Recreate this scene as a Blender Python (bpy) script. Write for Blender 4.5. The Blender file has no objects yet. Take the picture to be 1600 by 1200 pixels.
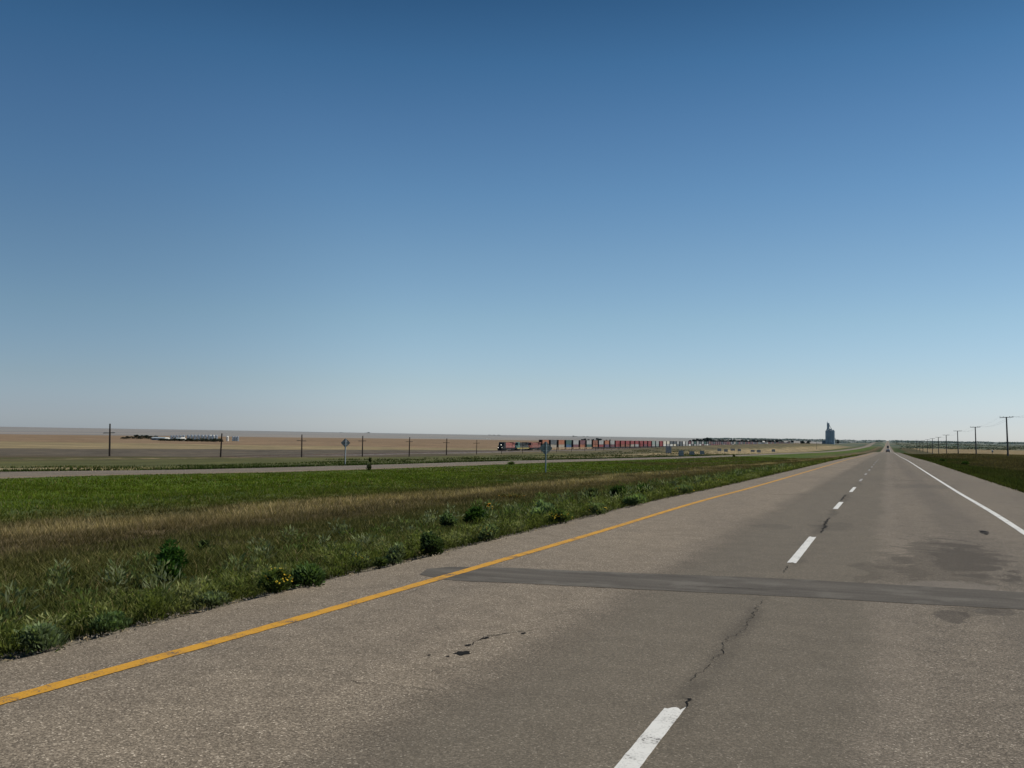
import bpy, bmesh, math, random
import numpy as np
from mathutils import Matrix, Vector

random.seed(7)
rng = np.random.default_rng(7)
scene = bpy.context.scene
COL = scene.collection
R_ = math.radians

# ------------------------------------------------------------------ camera model
F = 1600.0           # focal length in photo pixels (photo 1600 wide)
EYE = 1.65           # height of the eye above the road
ROLL = R_(0.9)
VP = (1387.0, 693.0)

def nrm(v):
    return v / np.linalg.norm(v)
_Yc = nrm(np.array([(VP[0] - 800) / F, (VP[1] - 600) / F, 1.0]))
_dn = nrm(np.cross(_Yc, np.array([math.cos(ROLL), math.sin(ROLL), 0.0])))
if _dn[1] < 0:
    _dn = -_dn
_Zc = -_dn
_Xc = np.cross(_Yc, _Zc)
RM = np.array([_Xc, _Yc, _Zc])

def ray(px, py):
    return RM @ np.array([(px - 800) / F, (py - 600) / F, 1.0])

# ------------------------------------------------------------------ profiles of the land
def pchip(xs, ys):
    xs = np.array(xs, float); ys = np.array(ys, float)
    h = np.diff(xs); d = np.diff(ys) / h
    m = np.zeros_like(xs)
    for i in range(1, len(xs) - 1):
        if d[i - 1] * d[i] > 0:
            w1 = 2 * h[i] + h[i - 1]; w2 = h[i] + 2 * h[i - 1]
            m[i] = (w1 + w2) / (w1 / d[i - 1] + w2 / d[i])
    def f(x):
        x = np.clip(np.asarray(x, float), xs[0], xs[-1])
        i = np.clip(np.searchsorted(xs, x) - 1, 0, len(xs) - 2)
        t = (x - xs[i]) / h[i]
        t2 = t * t; t3 = t2 * t
        return ((2 * t3 - 3 * t2 + 1) * ys[i] + (t3 - 2 * t2 + t) * h[i] * m[i]
                + (-2 * t3 + 3 * t2) * ys[i + 1] + (t3 - t2) * h[i] * m[i + 1])
    return f

P = pchip([-3000, 0, 24, 41, 71, 134, 222, 350, 450, 530, 620, 750, 900, 1000, 1500, 2000, 2700, 3300, 3800, 6000, 8000, 16000],
          [0, 0, 0, -.10, -.23, -.47, -1.0, -1.62, -2.12, -2.62, -3.45, -4.8, -5.5, -5.75, -5.4, -5.0, -4.0, 0, 2.9, 9, 19, 5])
L = pchip([-3000, 0, 58, 90, 183, 267, 511, 700, 1010, 1500, 1760, 2000, 2300, 2800, 3300, 6000, 8000, 16000],
          [-1.5, -1.5, -1.7, -2.15, -2.75, -3.4, -4.95, -5.7, -6.5, -5.3, -4.8, -3.8, -1.0, 2.9, 4.5, 9.5, 19, 5])
XL = pchip([-3000, 0, 450, 700, 1000, 1500, 2000, 2800, 16000], [-62, -62, -62, -58, -48, -37, -35, -34, -34])
ZB = pchip([-3000, 0, 60, 183, 393, 785, 1000, 1500, 2500, 4000], [-2.1, -2.1, -2.5, -3.4, -4.4, -6.7, -7.0, -6.0, -5.0, 3])
ZR = pchip([-3000, 0, 200, 350, 467, 585, 758, 1010, 1340, 1800, 2510, 4000], [-2.6, -2.8, -3.95, -4.5, -3.9, -2.6, -1.5, -.8, -.1, -.5, -2.0, 3])
ZP = pchip([-3000, 0, 195, 238, 279, 318, 356, 1000, 3000, 4000], [-3, -3.2, -4.3, -5.0, -5.6, -5.9, -6.1, -6.3, -6.3, -3])
FAR = pchip([0, 1500, 2600, 3600, 5000, 7000, 8600, 10000, 14000, 25000], [-6.2, -6.2, -5.2, -2.5, 4.5, 16.5, 22, 18, 0, -60])
SEC = pchip([0, .02, .08, .2, .32, .4, .55, .77, 1.0], [0, .08, .30, .68, .95, 1.04, 1.09, 1.06, 1.0])
RSEC = pchip([4.6, 6, 9, 13, 20, 30, 60, 200], [0, -.15, -.55, -.62, -.25, .08, 0, 0])

def hash2(ix, iy, s):
    h = (ix * 374761393 + iy * 668265263 + s * 1442695041) & 0x7fffffff
    h = ((h ^ (h >> 13)) * 1274126177) & 0x7fffffff
    return ((h ^ (h >> 16)) & 0xffff) / 65535.0
def vnoise(x, y, s=0):
    x = np.asarray(x, float); y = np.asarray(y, float)
    ix = np.floor(x).astype(np.int64); iy = np.floor(y).astype(np.int64)
    fx = x - ix; fy = y - iy
    fx = fx * fx * (3 - 2 * fx); fy = fy * fy * (3 - 2 * fy)
    a = hash2(ix, iy, s); b = hash2(ix + 1, iy, s); c = hash2(ix, iy + 1, s); d = hash2(ix + 1, iy + 1, s)
    return (a * (1 - fx) + b * fx) * (1 - fy) + (c * (1 - fx) + d * fx) * fy
def fbm(x, y, s=0, o=3):
    t = 0; a = .5; n = 0
    for k in range(o):
        t = t + a * vnoise(x * 2 ** k, y * 2 ** k, s + k); n += a; a *= .5
    return t / n
def sstep(a, b, x):
    t = np.clip((x - a) / (b - a), 0, 1)
    return t * t * (3 - 2 * t)

ROAD_L, ROAD_R = -5.92, 4.62
def u_to_x(u, Y):
    """columns of the land grid follow the second carriageway"""
    u = np.asarray(u, float); c = XL(Y)
    x = u + 0 * c
    a = (u < ROAD_L) & (u >= -57)
    x = np.where(a, ROAD_L + (u - ROAD_L) / (-57 - ROAD_L) * (c + 5 - ROAD_L), x)
    a = (u < -57) & (u >= -67); x = np.where(a, c + 62 + u, x)
    a = (u < -67) & (u >= -150); x = np.where(a, (c - 5) + (u + 67) / (-83) * (-150 - (c - 5)), x)
    return x
def x_to_u(x, Y):
    x = np.asarray(x, float); c = XL(Y)
    u = x + 0 * c
    a = (x < ROAD_L) & (x >= c + 5); u = np.where(a, ROAD_L + (x - ROAD_L) / (c + 5 - ROAD_L) * (-57 - ROAD_L), u)
    a = (x < c + 5) & (x >= c - 5); u = np.where(a, x - c - 62, u)
    a = (x < c - 5) & (x >= -150); u = np.where(a, -67 + (x - (c - 5)) / (-150 - (c - 5)) * (-83), u)
    return u
def ground_u(u, Y):
    u, Y = np.broadcast_arrays(np.asarray(u, float), np.asarray(Y, float))
    p = P(Y); l = L(Y)
    x = u_to_x(u, Y)
    z = p.copy()
    z = np.where(u > ROAD_R, p + RSEC(u), z)
    t = (u - ROAD_L) / (-57 - ROAD_L)
    z = np.where((u < ROAD_L) & (u >= -57), p + (l - p) * SEC(t), z)
    z = np.where((u < -57) & (u >= -67), l, z)
    def seg(a, b, za, zb):
        t = np.clip((u - a) / (b - a), 0, 1); t = t * t * (3 - 2 * t)
        return za + (zb - za) * t
    z = np.where((u < -67) & (u >= -82), seg(-67, -82, l, ZB(Y)), z)
    z = np.where((u < -82) & (u >= -120), seg(-82, -120, ZB(Y), ZR(Y)), z)
    z = np.where((u < -120) & (u >= -172), seg(-120, -172, ZR(Y), ZP(Y)), z)
    z = np.where((u < -172), seg(-172, -260, ZP(Y), -6.5 + 0 * Y), z)
    r = np.hypot(x, Y)
    amp = np.clip(r / 8000, 0, 1)
    far = FAR(r) + amp * 9 * (fbm(x / 2600 + 5.3, Y / 2600 + 1.7, 11, 3) - .5) + amp * 3 * (fbm(x / 700, Y / 700, 21, 2) - .5)
    w = sstep(1000, 2600, r) * sstep(70, 420, np.abs(x + 20))
    w = np.maximum(w, sstep(6000, 8500, r))
    w = np.where(Y < -50, sstep(600, 2000, r), w)
    z = z * (1 - w) + far * w
    # small unevenness of the grass land away from the roads
    off = np.minimum(sstep(0, 3, np.abs(u + .65) - 5.3), sstep(0, 3, np.abs(u + 62) - 5))
    z = z + off * (.16 * (fbm(x / 5, Y / 5, 31, 3) - .5) + .5 * (fbm(x / 30, Y / 45, 41, 2) - .5) * sstep(66, 90, np.abs(u)))
    return z
def ground(x, Y):
    return ground_u(x_to_u(x, Y), Y)
def gz(x, y):
    return float(ground(np.array([x]), np.array([y]))[0])

_TS = np.geomspace(2.0, 14000, 900)
def on_ground(px, py):
    """where the sight line through this point of the picture meets the land"""
    d = ray(px, py); lo = 0
    for ts in (_TS, None):
        if ts is None: ts = np.linspace(a, b, 60)
        below = EYE + d[2] * ts < ground(d[0] * ts, d[1] * ts)
        k = int(np.argmax(below)) if below.any() else len(ts) - 1
        a, b = ts[max(0, k - 1)], ts[k]
    return d[0] * b, d[1] * b, b
def at_depth(px, py, fwd):
    q = ray(px, py) * fwd
    return q[0], q[1], EYE + q[2]
def at_x(px, py, X):
    d = ray(px, py); t = X / d[0]
    q = d * t
    return q[0], q[1], EYE + q[2], t

# ------------------------------------------------------------------ object helpers
def tag(o, label=None, cat=None, group=None, kind=None):
    if label: o['label'] = label
    if cat: o['category'] = cat
    if group: o['group'] = group
    if kind: o['kind'] = kind
    return o
def empty(name, loc, rz=0, label=None, cat=None, group=None):
    o = bpy.data.objects.new(name, None); COL.objects.link(o)
    o.empty_display_size = .2
    o.location = loc; o.rotation_euler = (0, 0, rz)
    return tag(o, label, cat, group)
class MB:
    def __init__(s): s.v = []; s.f = []; s.m = []
    def add(s, vs, fs, mi=0):
        n = len(s.v); s.v += [tuple(v) for v in vs]
        s.f += [tuple(i + n for i in f) for f in fs]; s.m += [mi] * len(fs)
    def box(s, c, d, mi=0, rot=None, taper=1.0, b=0.0):
        """box with bevelled vertical corners when b > 0"""
        hx, hy, hz = d[0] / 2, d[1] / 2, d[2] / 2
        if b > 0:
            ring = [(-hx + b, -hy), (hx - b, -hy), (hx, -hy + b), (hx, hy - b), (hx - b, hy), (-hx + b, hy), (-hx, hy - b), (-hx, -hy + b)]
        else:
            ring = [(-hx, -hy), (hx, -hy), (hx, hy), (-hx, hy)]
        n = len(ring)
        vs = [(x, y, -hz) for x, y in ring] + [(x * taper, y * taper, hz) for x, y in ring]
        if rot is not None: vs = [tuple(rot @ Vector(v)) for v in vs]
        vs = [(v[0] + c[0], v[1] + c[1], v[2] + c[2]) for v in vs]
        fs = [tuple(range(n - 1, -1, -1)), tuple(range(n, 2 * n))] + [(i, (i + 1) % n, n + (i + 1) % n, n + i) for i in range(n)]
        s.add(vs, fs, mi)
    def cyl(s, a, b_, r0, r1=None, n=10, mi=0):
        a = Vector(a); b_ = Vector(b_); r1 = r0 if r1 is None else r1
        d = (b_ - a).normalized()
        k = Vector((0, 0, 1)) if abs(d.z) < .9 else Vector((1, 0, 0))
        p = d.cross(k).normalized(); q = d.cross(p)
        vs = []
        for c, r in ((a, r0), (b_, r1)):
            for i in range(n):
                t = 2 * math.pi * i / n
                vs.append(c + p * (r * math.cos(t)) + q * (r * math.sin(t)))
        fs = [tuple(range(n - 1, -1, -1)), tuple(range(n, 2 * n))] + [(i, (i + 1) % n, n + (i + 1) % n, n + i) for i in range(n)]
        s.add(vs, fs, mi)
    def prism(s, prof, x0, x1, mi=0):
        """profile in (y,z) extruded along x"""
        n = len(prof)
        vs = [(x0, y, z) for y, z in prof] + [(x1, y, z) for y, z in prof]
        fs = [tuple(range(n)), tuple(range(2 * n - 1, n - 1, -1))] + [(i, n + i, n + (i + 1) % n, (i + 1) % n) for i in range(n)]
        s.add(vs, fs, mi)
    def data(s, name, mats):
        me = bpy.data.meshes.new(name)
        me.from_pydata(s.v, [], s.f)
        for m in (mats if isinstance(mats, (list, tuple)) else [mats]): me.materials.append(m)
        if any(s.m): me.polygons.foreach_set('material_index', s.m)
        bm = bmesh.new(); bm.from_mesh(me); bmesh.ops.recalc_face_normals(bm, faces=bm.faces); bm.to_mesh(me); bm.free()
        return me
    def build(s, name, mats, parent=None):
        return link(name, s.data(name, mats), parent)
def link(name, me, parent=None):
    o = bpy.data.objects.new(name, me); COL.objects.link(o)
    if parent is not None: o.parent = parent
    return o
def dup_tree(o, parent=None):
    c = o.copy(); COL.objects.link(c); c.parent = parent
    for ch in list(o.children): dup_tree(ch, c)
    return c
def raw_mesh(name, verts, loops, starts, mats, cols=None, attr=None):
    """big mesh straight from numpy arrays"""
    me = bpy.data.meshes.new(name)
    me.vertices.add(len(verts)); me.vertices.foreach_set('co', np.ascontiguousarray(verts, dtype=np.float32).ravel())
    me.loops.add(len(loops)); me.loops.foreach_set('vertex_index', np.ascontiguousarray(loops, dtype=np.int32))
    me.polygons.add(len(starts)); me.polygons.foreach_set('loop_start', np.ascontiguousarray(starts, dtype=np.int32))
    me.update(calc_edges=True)
    for m in (mats if isinstance(mats, (list, tuple)) else [mats]): me.materials.append(m)
    if cols is not None:
        a = me.color_attributes.new('tint', 'FLOAT_COLOR', 'POINT')
        c4 = np.ones((len(verts), 4), np.float32); c4[:, :3] = cols
        a.data.foreach_set('color', c4.ravel())
    if attr is not None:
        for k, vals in attr.items():
            a = me.attributes.new(k, 'FLOAT', 'POINT'); a.data.foreach_set('value', np.ascontiguousarray(vals, dtype=np.float32))
    me.validate()
    me.polygons.foreach_set('use_smooth', np.zeros(len(me.polygons), bool))
    return me

# ------------------------------------------------------------------ materials
class NT:
    def __init__(s, name):
        s.mat = bpy.data.materials.new(name); s.mat.use_nodes = True
        s.t = s.mat.node_tree; s.t.nodes.clear()
        s.out = s.n('ShaderNodeOutputMaterial')
    def n(s, typ, **kw):
        nd = s.t.nodes.new(typ)
        for k, v in kw.items(): setattr(nd, k, v)
        return nd
    def set(s, sock, v):
        if isinstance(v, bpy.types.NodeSocket): s.t.links.new(v, sock)
        else:
            if isinstance(v, (tuple, list)) and len(v) == 3 and sock.type == 'RGBA': v = (*v, 1)
            sock.default_value = v
    def math(s, op, a, b=0.0, c=0.0, clamp=False):
        nd = s.n('ShaderNodeMath', operation=op, use_clamp=clamp)
        s.set(nd.inputs[0], a); s.set(nd.inputs[1], b); s.set(nd.inputs[2], c)
        return nd.outputs[0]
    def step(s, x, a, b):
        nd = s.n('ShaderNodeMapRange', interpolation_type='SMOOTHSTEP')
        s.set(nd.inputs['Value'], x); nd.inputs['From Min'].default_value = a; nd.inputs['From Max'].default_value = b
        return nd.outputs[0]
    def rng(s, x, a, b, c, d):
        nd = s.n('ShaderNodeMapRange')
        s.set(nd.inputs['Value'], x)
        for k, v in zip(('From Min', 'From Max', 'To Min', 'To Max'), (a, b, c, d)): nd.inputs[k].default_value = v
        return nd.outputs[0]
    def mix(s, f, a, b, mode='MIX'):
        nd = s.n('ShaderNodeMix', data_type='RGBA', blend_type=mode)
        s.set(nd.inputs['Factor'], f); s.set(nd.inputs['A'], a) if False else None
        s.set(nd.inputs[6], a); s.set(nd.inputs[7], b)
        return nd.outputs[2]
    def noise(s, vec, scale, detail=3, rough=.55, dist=0):
        nd = s.n('ShaderNodeTexNoise')
        if vec is not None: s.set(nd.inputs['Vector'], vec)
        nd.inputs['Scale'].default_value = scale; nd.inputs['Detail'].default_value = detail
        nd.inputs['Roughness'].default_value = rough; nd.inputs['Distortion'].default_value = dist
        return nd.outputs[0]
    def voro(s, vec, scale, feat='F1', out=0):
        nd = s.n('ShaderNodeTexVoronoi', feature=feat)
        s.set(nd.inputs['Vector'], vec); nd.inputs['Scale'].default_value = scale
        return nd.outputs[out]
    def pos(s):
        return s.n('ShaderNodeNewGeometry').outputs['Position']
    def xyz(s, v):
        nd = s.n('ShaderNodeSeparateXYZ'); s.set(nd.inputs[0], v); return nd.outputs
    def scale(s, v, k):
        nd = s.n('ShaderNodeMapping'); s.set(nd.inputs['Vector'], v); nd.inputs['Scale'].default_value = k
        return nd.outputs[0]
    def ramp(s, f, stops, interp='LINEAR'):
        nd = s.n('ShaderNodeValToRGB'); s.set(nd.inputs[0], f)
        cr = nd.color_ramp; cr.interpolation = interp
        while len(cr.elements) < len(stops): cr.elements.new(0.5)
        for e, (p, c) in zip(cr.elements, stops):
            e.position = p; e.color = (*c, 1) if len(c) == 3 else c
        return nd.outputs[0]
    def bump(s, h, strength, dist):
        nd = s.n('ShaderNodeBump'); s.set(nd.inputs['Height'], h)
        nd.inputs['Strength'].default_value = strength; nd.inputs['Distance'].default_value = dist
        return nd.outputs[0]
    def princ(s, col, rough=.8, metal=0.0, spec=.3, normal=None, emit=None, es=0):
        b = s.n('ShaderNodeBsdfPrincipled')
        s.set(b.inputs['Base Color'], col); s.set(b.inputs['Roughness'], rough); s.set(b.inputs['Metallic'], metal)
        s.set(b.inputs['Specular IOR Level'], spec)
        if normal is not None: s.set(b.inputs['Normal'], normal)
        if emit is not None: s.set(b.inputs['Emission Color'], emit); b.inputs['Emission Strength'].default_value = es
        s.t.links.new(b.outputs[0], s.out.inputs[0])
        return s.mat

def simple(name, col, rough=.7, metal=0.0, var=.25, sc=1.5, spec=.3):
    """painted or weathered surface with uneven tone"""
    t = NT(name)
    p = t.n('ShaderNodeTexCoord').outputs['Object']
    n1 = t.noise(p, sc, 4); n2 = t.noise(p, sc * 9, 3)
    k = t.math('ADD', t.rng(n1, .3, .7, 1 - var, 1 + var), t.rng(n2, .3, .7, -var * .5, var * .5))
    c = t.mix(1.0, col, t.n('ShaderNodeCombineColor').outputs[0], 'MULTIPLY')
    cc = t.t.nodes[-2] if False else None
    comb = [n for n in t.t.nodes if n.bl_idname == 'ShaderNodeCombineColor'][0]
    for i in range(3): t.set(comb.inputs[i], k)
    return t.princ(c, rough, metal, spec)

def foliage(name, transl=.35):
    t = NT(name)
    c = t.n('ShaderNodeAttribute', attribute_name='tint').outputs['Color']
    d = t.n('ShaderNodeBsdfDiffuse'); t.set(d.inputs[0], c)
    tr = t.n('ShaderNodeBsdfTranslucent'); t.set(tr.inputs[0], t.mix(1.0, c, (1.0, 1.05, .55), 'MULTIPLY'))
    m = t.n('ShaderNodeMixShader'); m.inputs[0].default_value = transl
    t.t.links.new(d.outputs[0], m.inputs[1]); t.t.links.new(tr.outputs[0], m.inputs[2])
    t.t.links.new(m.outputs[0], t.out.inputs[0])
    return t.mat

# ------------------------------------------------------------------ ground material
def ground_mat():
    t = NT('prairie_land')
    pos = t.pos(); X, Y, Z = t.xyz(pos)
    u = t.n('ShaderNodeAttribute', attribute_name='across').outputs['Fac']
    long_ = t.scale(pos, (1, .3, 1))
    n_big = t.noise(long_, .05, 4); n_mid = t.noise(t.scale(pos, (1, .5, 1)), .35, 5); n_fine = t.noise(pos, 5.0, 4, .65)
    uj = t.math('ADD', u, t.math('MULTIPLY', t.math('SUBTRACT', n_mid, .5), 7.0))
    uj = t.math('ADD', uj, t.math('MULTIPLY', t.math('SUBTRACT', n_big, .5), 9.0))
    # median between the carriageways
    f = t.rng(uj, -57, -6, 0, 1)
    med = t.ramp(f, [(0, (.055, .085, .014)), (.30, (.06, .095, .014)), (.47, (.055, .075, .022)), (.60, (.075, .068, .030)),
                     (.66, (.13, .10, .052)), (.72, (.085, .064, .036)), (.82, (.070, .056, .030)), (.87, (.040, .046, .017)), (1, (.034, .046, .014))])
    patch = t.math('MULTIPLY', t.step(n_big, .52, .66), t.step(Y, 60, 130))
    med = t.mix(t.math('MULTIPLY', patch, .7), med, (.10, .080, .040))
    # verge right of the road
    fr = t.rng(uj, 4.6, 64.6, 0, 1)
    right = t.ramp(fr, [(0, (.060, .060, .026)), (.08, (.040, .055, .016)), (.16, (.034, .050, .014)), (.24, (.075, .062, .032)), (.38, (.060, .056, .028)), (.5, (.085, .070, .036)), (.6, (.20, .155, .08))])
    straw_far = t.mix(t.step(Y, 1500, 2100), t.mix(t.step(n_mid, .3, .7), (.155, .120, .066), (.225, .175, .100)), (.055, .075, .060))
    right = t.mix(t.step(uj, 33, 38), right, t.mix(t.step(Y, 60, 160), (.085, .075, .035), straw_far))
    col = t.mix(t.step(u, -1, 1), med, right)
    # beyond the second carriageway
    lf = t.rng(uj, -190, -67, 0, 1)
    left = t.ramp(lf, [(0, (.090, .075, .058)), (.12, (.080, .066, .046)), (.19, (.075, .060, .036)), (.24, (.062, .066, .026)), (.30, (.085, .072, .038)), (.38, (.078, .074, .034)), (.5, (.082, .084, .034)), (1, (.072, .080, .030))])
    st1 = t.math('MULTIPLY', t.math('MULTIPLY', t.step(uj, -101, -92), t.math('SUBTRACT', 1.0, t.step(uj, -80, -74))), t.step(n_mid, .40, .52))
    st1 = t.math('MULTIPLY', st1, t.math('SUBTRACT', 1.0, t.step(Y, 85, 125)))
    left = t.mix(st1, left, (.32, .26, .15))
    st2 = t.math('MULTIPLY', t.math('MULTIPLY', t.step(uj, -160, -154), t.math('SUBTRACT', 1.0, t.step(uj, -150, -140))), t.step(n_mid, .50, .60))
    left = t.mix(t.math('MULTIPLY', st2, .8), left, (.28, .22, .12))
    olive = t.mix(t.step(n_mid, .4, .6), (.085, .078, .045), (.115, .098, .060))
    left = t.mix(t.math('MULTIPLY', t.step(Y, 330, 480), t.math('SUBTRACT', 1.0, t.step(u, -106, -96))), left, olive)
    straw = t.math('MULTIPLY', t.math('MULTIPLY', t.step(uj, -105, -97), t.math('SUBTRACT', 1.0, t.step(u, -84, -77))), t.step(Y, 230, 400))
    left = t.mix(straw, left, t.mix(t.step(n_mid, .35, .65), (.165, .135, .078), (.255, .205, .122)))
    col = t.mix(t.math('SUBTRACT', 1.0, t.step(u, -64, -62)), col, left)
    # ploughed and stubble fields beyond the railway
    wob = t.math('MULTIPLY', t.math('SUBTRACT', t.noise(pos, .012, 3), .5), 26)
    def line(nx, ny, x0, y0):
        a = t.math('MULTIPLY_ADD', X, nx, -nx * x0)
        b = t.math('MULTIPLY_ADD', Y, ny, -ny * y0)
        return t.math('ADD', t.math('ADD', a, b), wob)
    west = t.math('SUBTRACT', 1.0, t.step(X, -206, -196))
    soil = t.mix(t.step(n_mid, .35, .65), (.078, .067, .052), (.108, .092, .072))
    col = t.mix(west, col, soil)
    l1 = line(.913, -.408, -236, 618); l2 = line(.406, -.914, -265, 693); l3 = line(.932, -.3626, -963, 2520)
    def beyond(l, w): return t.math('MULTIPLY', west, t.math('SUBTRACT', 1.0, t.step(l, -w, w)))
    streak = t.noise(t.scale(pos, (.3, 1, 1)), .03, 5)
    col = t.mix(beyond(l1, 5), col, t.mix(t.step(streak, .35, .65), (.175, .142, .082), (.225, .182, .108)))
    col = t.mix(beyond(l2, 9), col, t.mix(t.step(streak, .35, .65), (.158, .112, .072), (.205, .150, .098)))
    hill = t.ramp(t.noise(t.scale(pos, (1, .35, 1)), .0016, 5), [(.3, (.135, .145, .14)), (.44, (.19, .18, .175)), (.53, (.235, .21, .185)), (.62, (.19, .195, .19)), (.75, (.23, .205, .18))])
    dist = t.n('ShaderNodeVectorMath', operation='LENGTH'); t.set(dist.inputs[0], pos); dist = dist.outputs['Value']
    col = t.mix(beyond(l3, 30), col, hill)
    # everything far down the road: hazy grass and scrub
    east = t.math('SUBTRACT', 1.0, west)
    scr = t.mix(t.step(t.noise(t.scale(pos, (1, .25, 1)), .008, 5), .4, .62), (.060, .085, .060), (.12, .115, .075))
    col = t.mix(t.math('MULTIPLY', east, t.step(dist, 1500, 2300)), col, scr)
    haze = t.math('MULTIPLY', t.step(dist, 1800, 9000), .62)  # distance haze mixed into the land's base colour
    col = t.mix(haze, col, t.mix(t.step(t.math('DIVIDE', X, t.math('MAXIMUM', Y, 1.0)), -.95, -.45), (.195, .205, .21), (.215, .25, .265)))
    mo = t.noise(t.scale(pos, (1, .28, 1)), .11, 6, .65)
    nearm = t.math('SUBTRACT', 1.0, t.step(dist, 700, 2500))
    col = t.mix(t.math('MULTIPLY', nearm, .9), col, t.mix(1.0, col, t.ramp(mo, [(.28, (.58, .60, .58)), (.5, (1, 1, 1)), (.72, (1.55, 1.42, 1.25))]), 'MULTIPLY'))
    # tufts, bare spots and dead stalks
    col = t.mix(1.0, col, t.ramp(n_fine, [(.25, (.55, .55, .55)), (.5, (1, 1, 1)), (.75, (1.5, 1.45, 1.3))]), 'MULTIPLY')
    # gravel strip at the edge of the road
    gr = t.math('MULTIPLY', t.step(u, -7.0, -6.05), t.math('SUBTRACT', 1.0, t.step(u, 5.0, 6.2)))
    grav = t.mix(t.voro(pos, 42, out=1), (.10, .085, .065), (.30, .26, .20))
    col = t.mix(gr, col, t.mix(.5, grav, (.16, .135, .10)))
    nrm_ = t.bump(t.math('ADD', n_fine, t.math('MULTIPLY', n_mid, .8)), .7, .18)
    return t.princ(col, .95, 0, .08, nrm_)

def asphalt_mat(name, first=True):
    t = NT(name)
    pos = t.pos(); X, Y, Z = t.xyz(pos)
    stone = t.voro(pos, 105, out=1)                      # chip colour
    stv = t.n('ShaderNodeSeparateColor'); t.set(stv.inputs[0], stone); stv = stv.outputs[0]
    fine = t.noise(pos, 60, 3, .7)
    med = t.noise(pos, 2.6, 5, .6); big = t.noise(t.scale(pos, (1, .18, 1)), .55, 5, .6)
    base = t.ramp(stv, [(0, (.050, .046, .040)), (.40, (.112, .103, .090)), (.80, (.200, .184, .161)), (.97, (.30, .28, .25)), (1, (.56, .54, .50))])
    base = t.mix(.28, base, t.ramp(fine, [(.3, (.075, .068, .060)), (.7, (.205, .187, .165))]))
    base = t.mix(1.0, base, t.ramp(med, [(.3, (.86, .86, .86)), (.7, (1.12, 1.12, 1.12))]), 'MULTIPLY')
    base = t.mix(1.0, base, t.ramp(big, [(.3, (.90, .90, .91)), (.7, (1.10, 1.09, 1.07))]), 'MULTIPLY')
    rough = t.rng(fine, .3, .7, .62, .85)
    if first:
        wob = t.math('MULTIPLY', t.math('SUBTRACT', t.noise(t.scale(pos, (1, .35, 1)), .9, 4), .5), .7)
        xw = t.math('ADD', X, wob)
        # traffic has darkened and smoothed the middle, left side of the left lane is coarser and paler
        smooth = t.math('MULTIPLY', t.step(xw, -2.75, -2.15), t.math('SUBTRACT', 1.0, t.step(xw, -.35, .05)))
        base = t.mix(t.math('MULTIPLY', smooth, .5), base, t.mix(t.noise(pos, 25, 3), (.090, .086, .074), (.128, .121, .104)))
        coarse = t.math('SUBTRACT', 1.0, t.step(xw, -3.3, -2.0))
        base = t.mix(coarse, base, t.mix(1.0, base, (1.22, 1.20, 1.17), 'MULTIPLY'))
        edge = t.math('MULTIPLY', t.step(xw, -2.9, -2.55), t.math('SUBTRACT', 1.0, t.step(xw, -2.5, -2.1)))
        base = t.mix(t.math('MULTIPLY', edge, .22), base, (.060, .055, .048))
        pale = t.math('MULTIPLY', t.step(xw, -.30, -.02), t.math('SUBTRACT', 1.0, t.step(xw, .05, .40)))
        base = t.mix(t.math('MULTIPLY', pale, .14), base, (.22, .205, .185))
        wheel = t.math('MULTIPLY', t.step(xw, .75, 1.15), t.math('SUBTRACT', 1.0, t.step(xw, 1.45, 1.95)))
        base = t.mix(t.math('MULTIPLY', wheel, .28), base, (.085, .080, .074))
        # damp, oily stains in the right lane
        ns = t.noise(t.scale(pos, (1, .7, 1)), 1.9, 6, .62, .5)
        def blot(x0, y0, rx, ry, k, col, soft=.13):
            nonlocal base
            a = t.math('POWER', t.math('DIVIDE', t.math('SUBTRACT', X, x0), rx), 2.0)
            b = t.math('POWER', t.math('DIVIDE', t.math('SUBTRACT', Y, y0), ry), 2.0)
            e = t.math('ADD', t.math('SQRT', t.math('ADD', a, b)), t.math('MULTIPLY', t.math('SUBTRACT', ns, .5), 3.4))
            m = t.math('SUBTRACT', 1.0, t.step(e, 1 - soft, 1 + soft))
            base = t.mix(t.math('MULTIPLY', m, k), base, col)
        for s in STAINS: blot(*s)
        tar = t.math('SUBTRACT', 1.0, t.step(t.math('ABSOLUTE', t.math('ADD', X, t.math('MULTIPLY_ADD', t.noise(t.scale(pos, (0, 1, 0)), .35, 4), .8, -.4 + 1.22))), .03, .16))
        tar = t.math('MULTIPLY', tar, t.step(t.noise(t.scale(pos, (1, .3, 1)), 1.3, 4), .44, .62))
        base = t.mix(t.math('MULTIPLY', tar, .34), base, (.045, .042, .038))
    cr = t.math('MULTIPLY', t.step(t.noise(t.scale(pos, (.06, .5, 1)), .9, 5), .60, .66), t.step(Y, 24, 60))
    base = t.mix(t.math('MULTIPLY', cr, .35), base, (.055, .051, .047))
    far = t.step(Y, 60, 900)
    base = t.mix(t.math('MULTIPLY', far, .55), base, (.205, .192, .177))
    base = t.mix(1.0, base, (1.06, .975, .86), 'MULTIPLY')
    h = t.math('ADD', t.math('MULTIPLY', fine, .6), stv)
    return t.princ(base, rough, 0, .06, t.bump(h, .4, .006))

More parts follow.
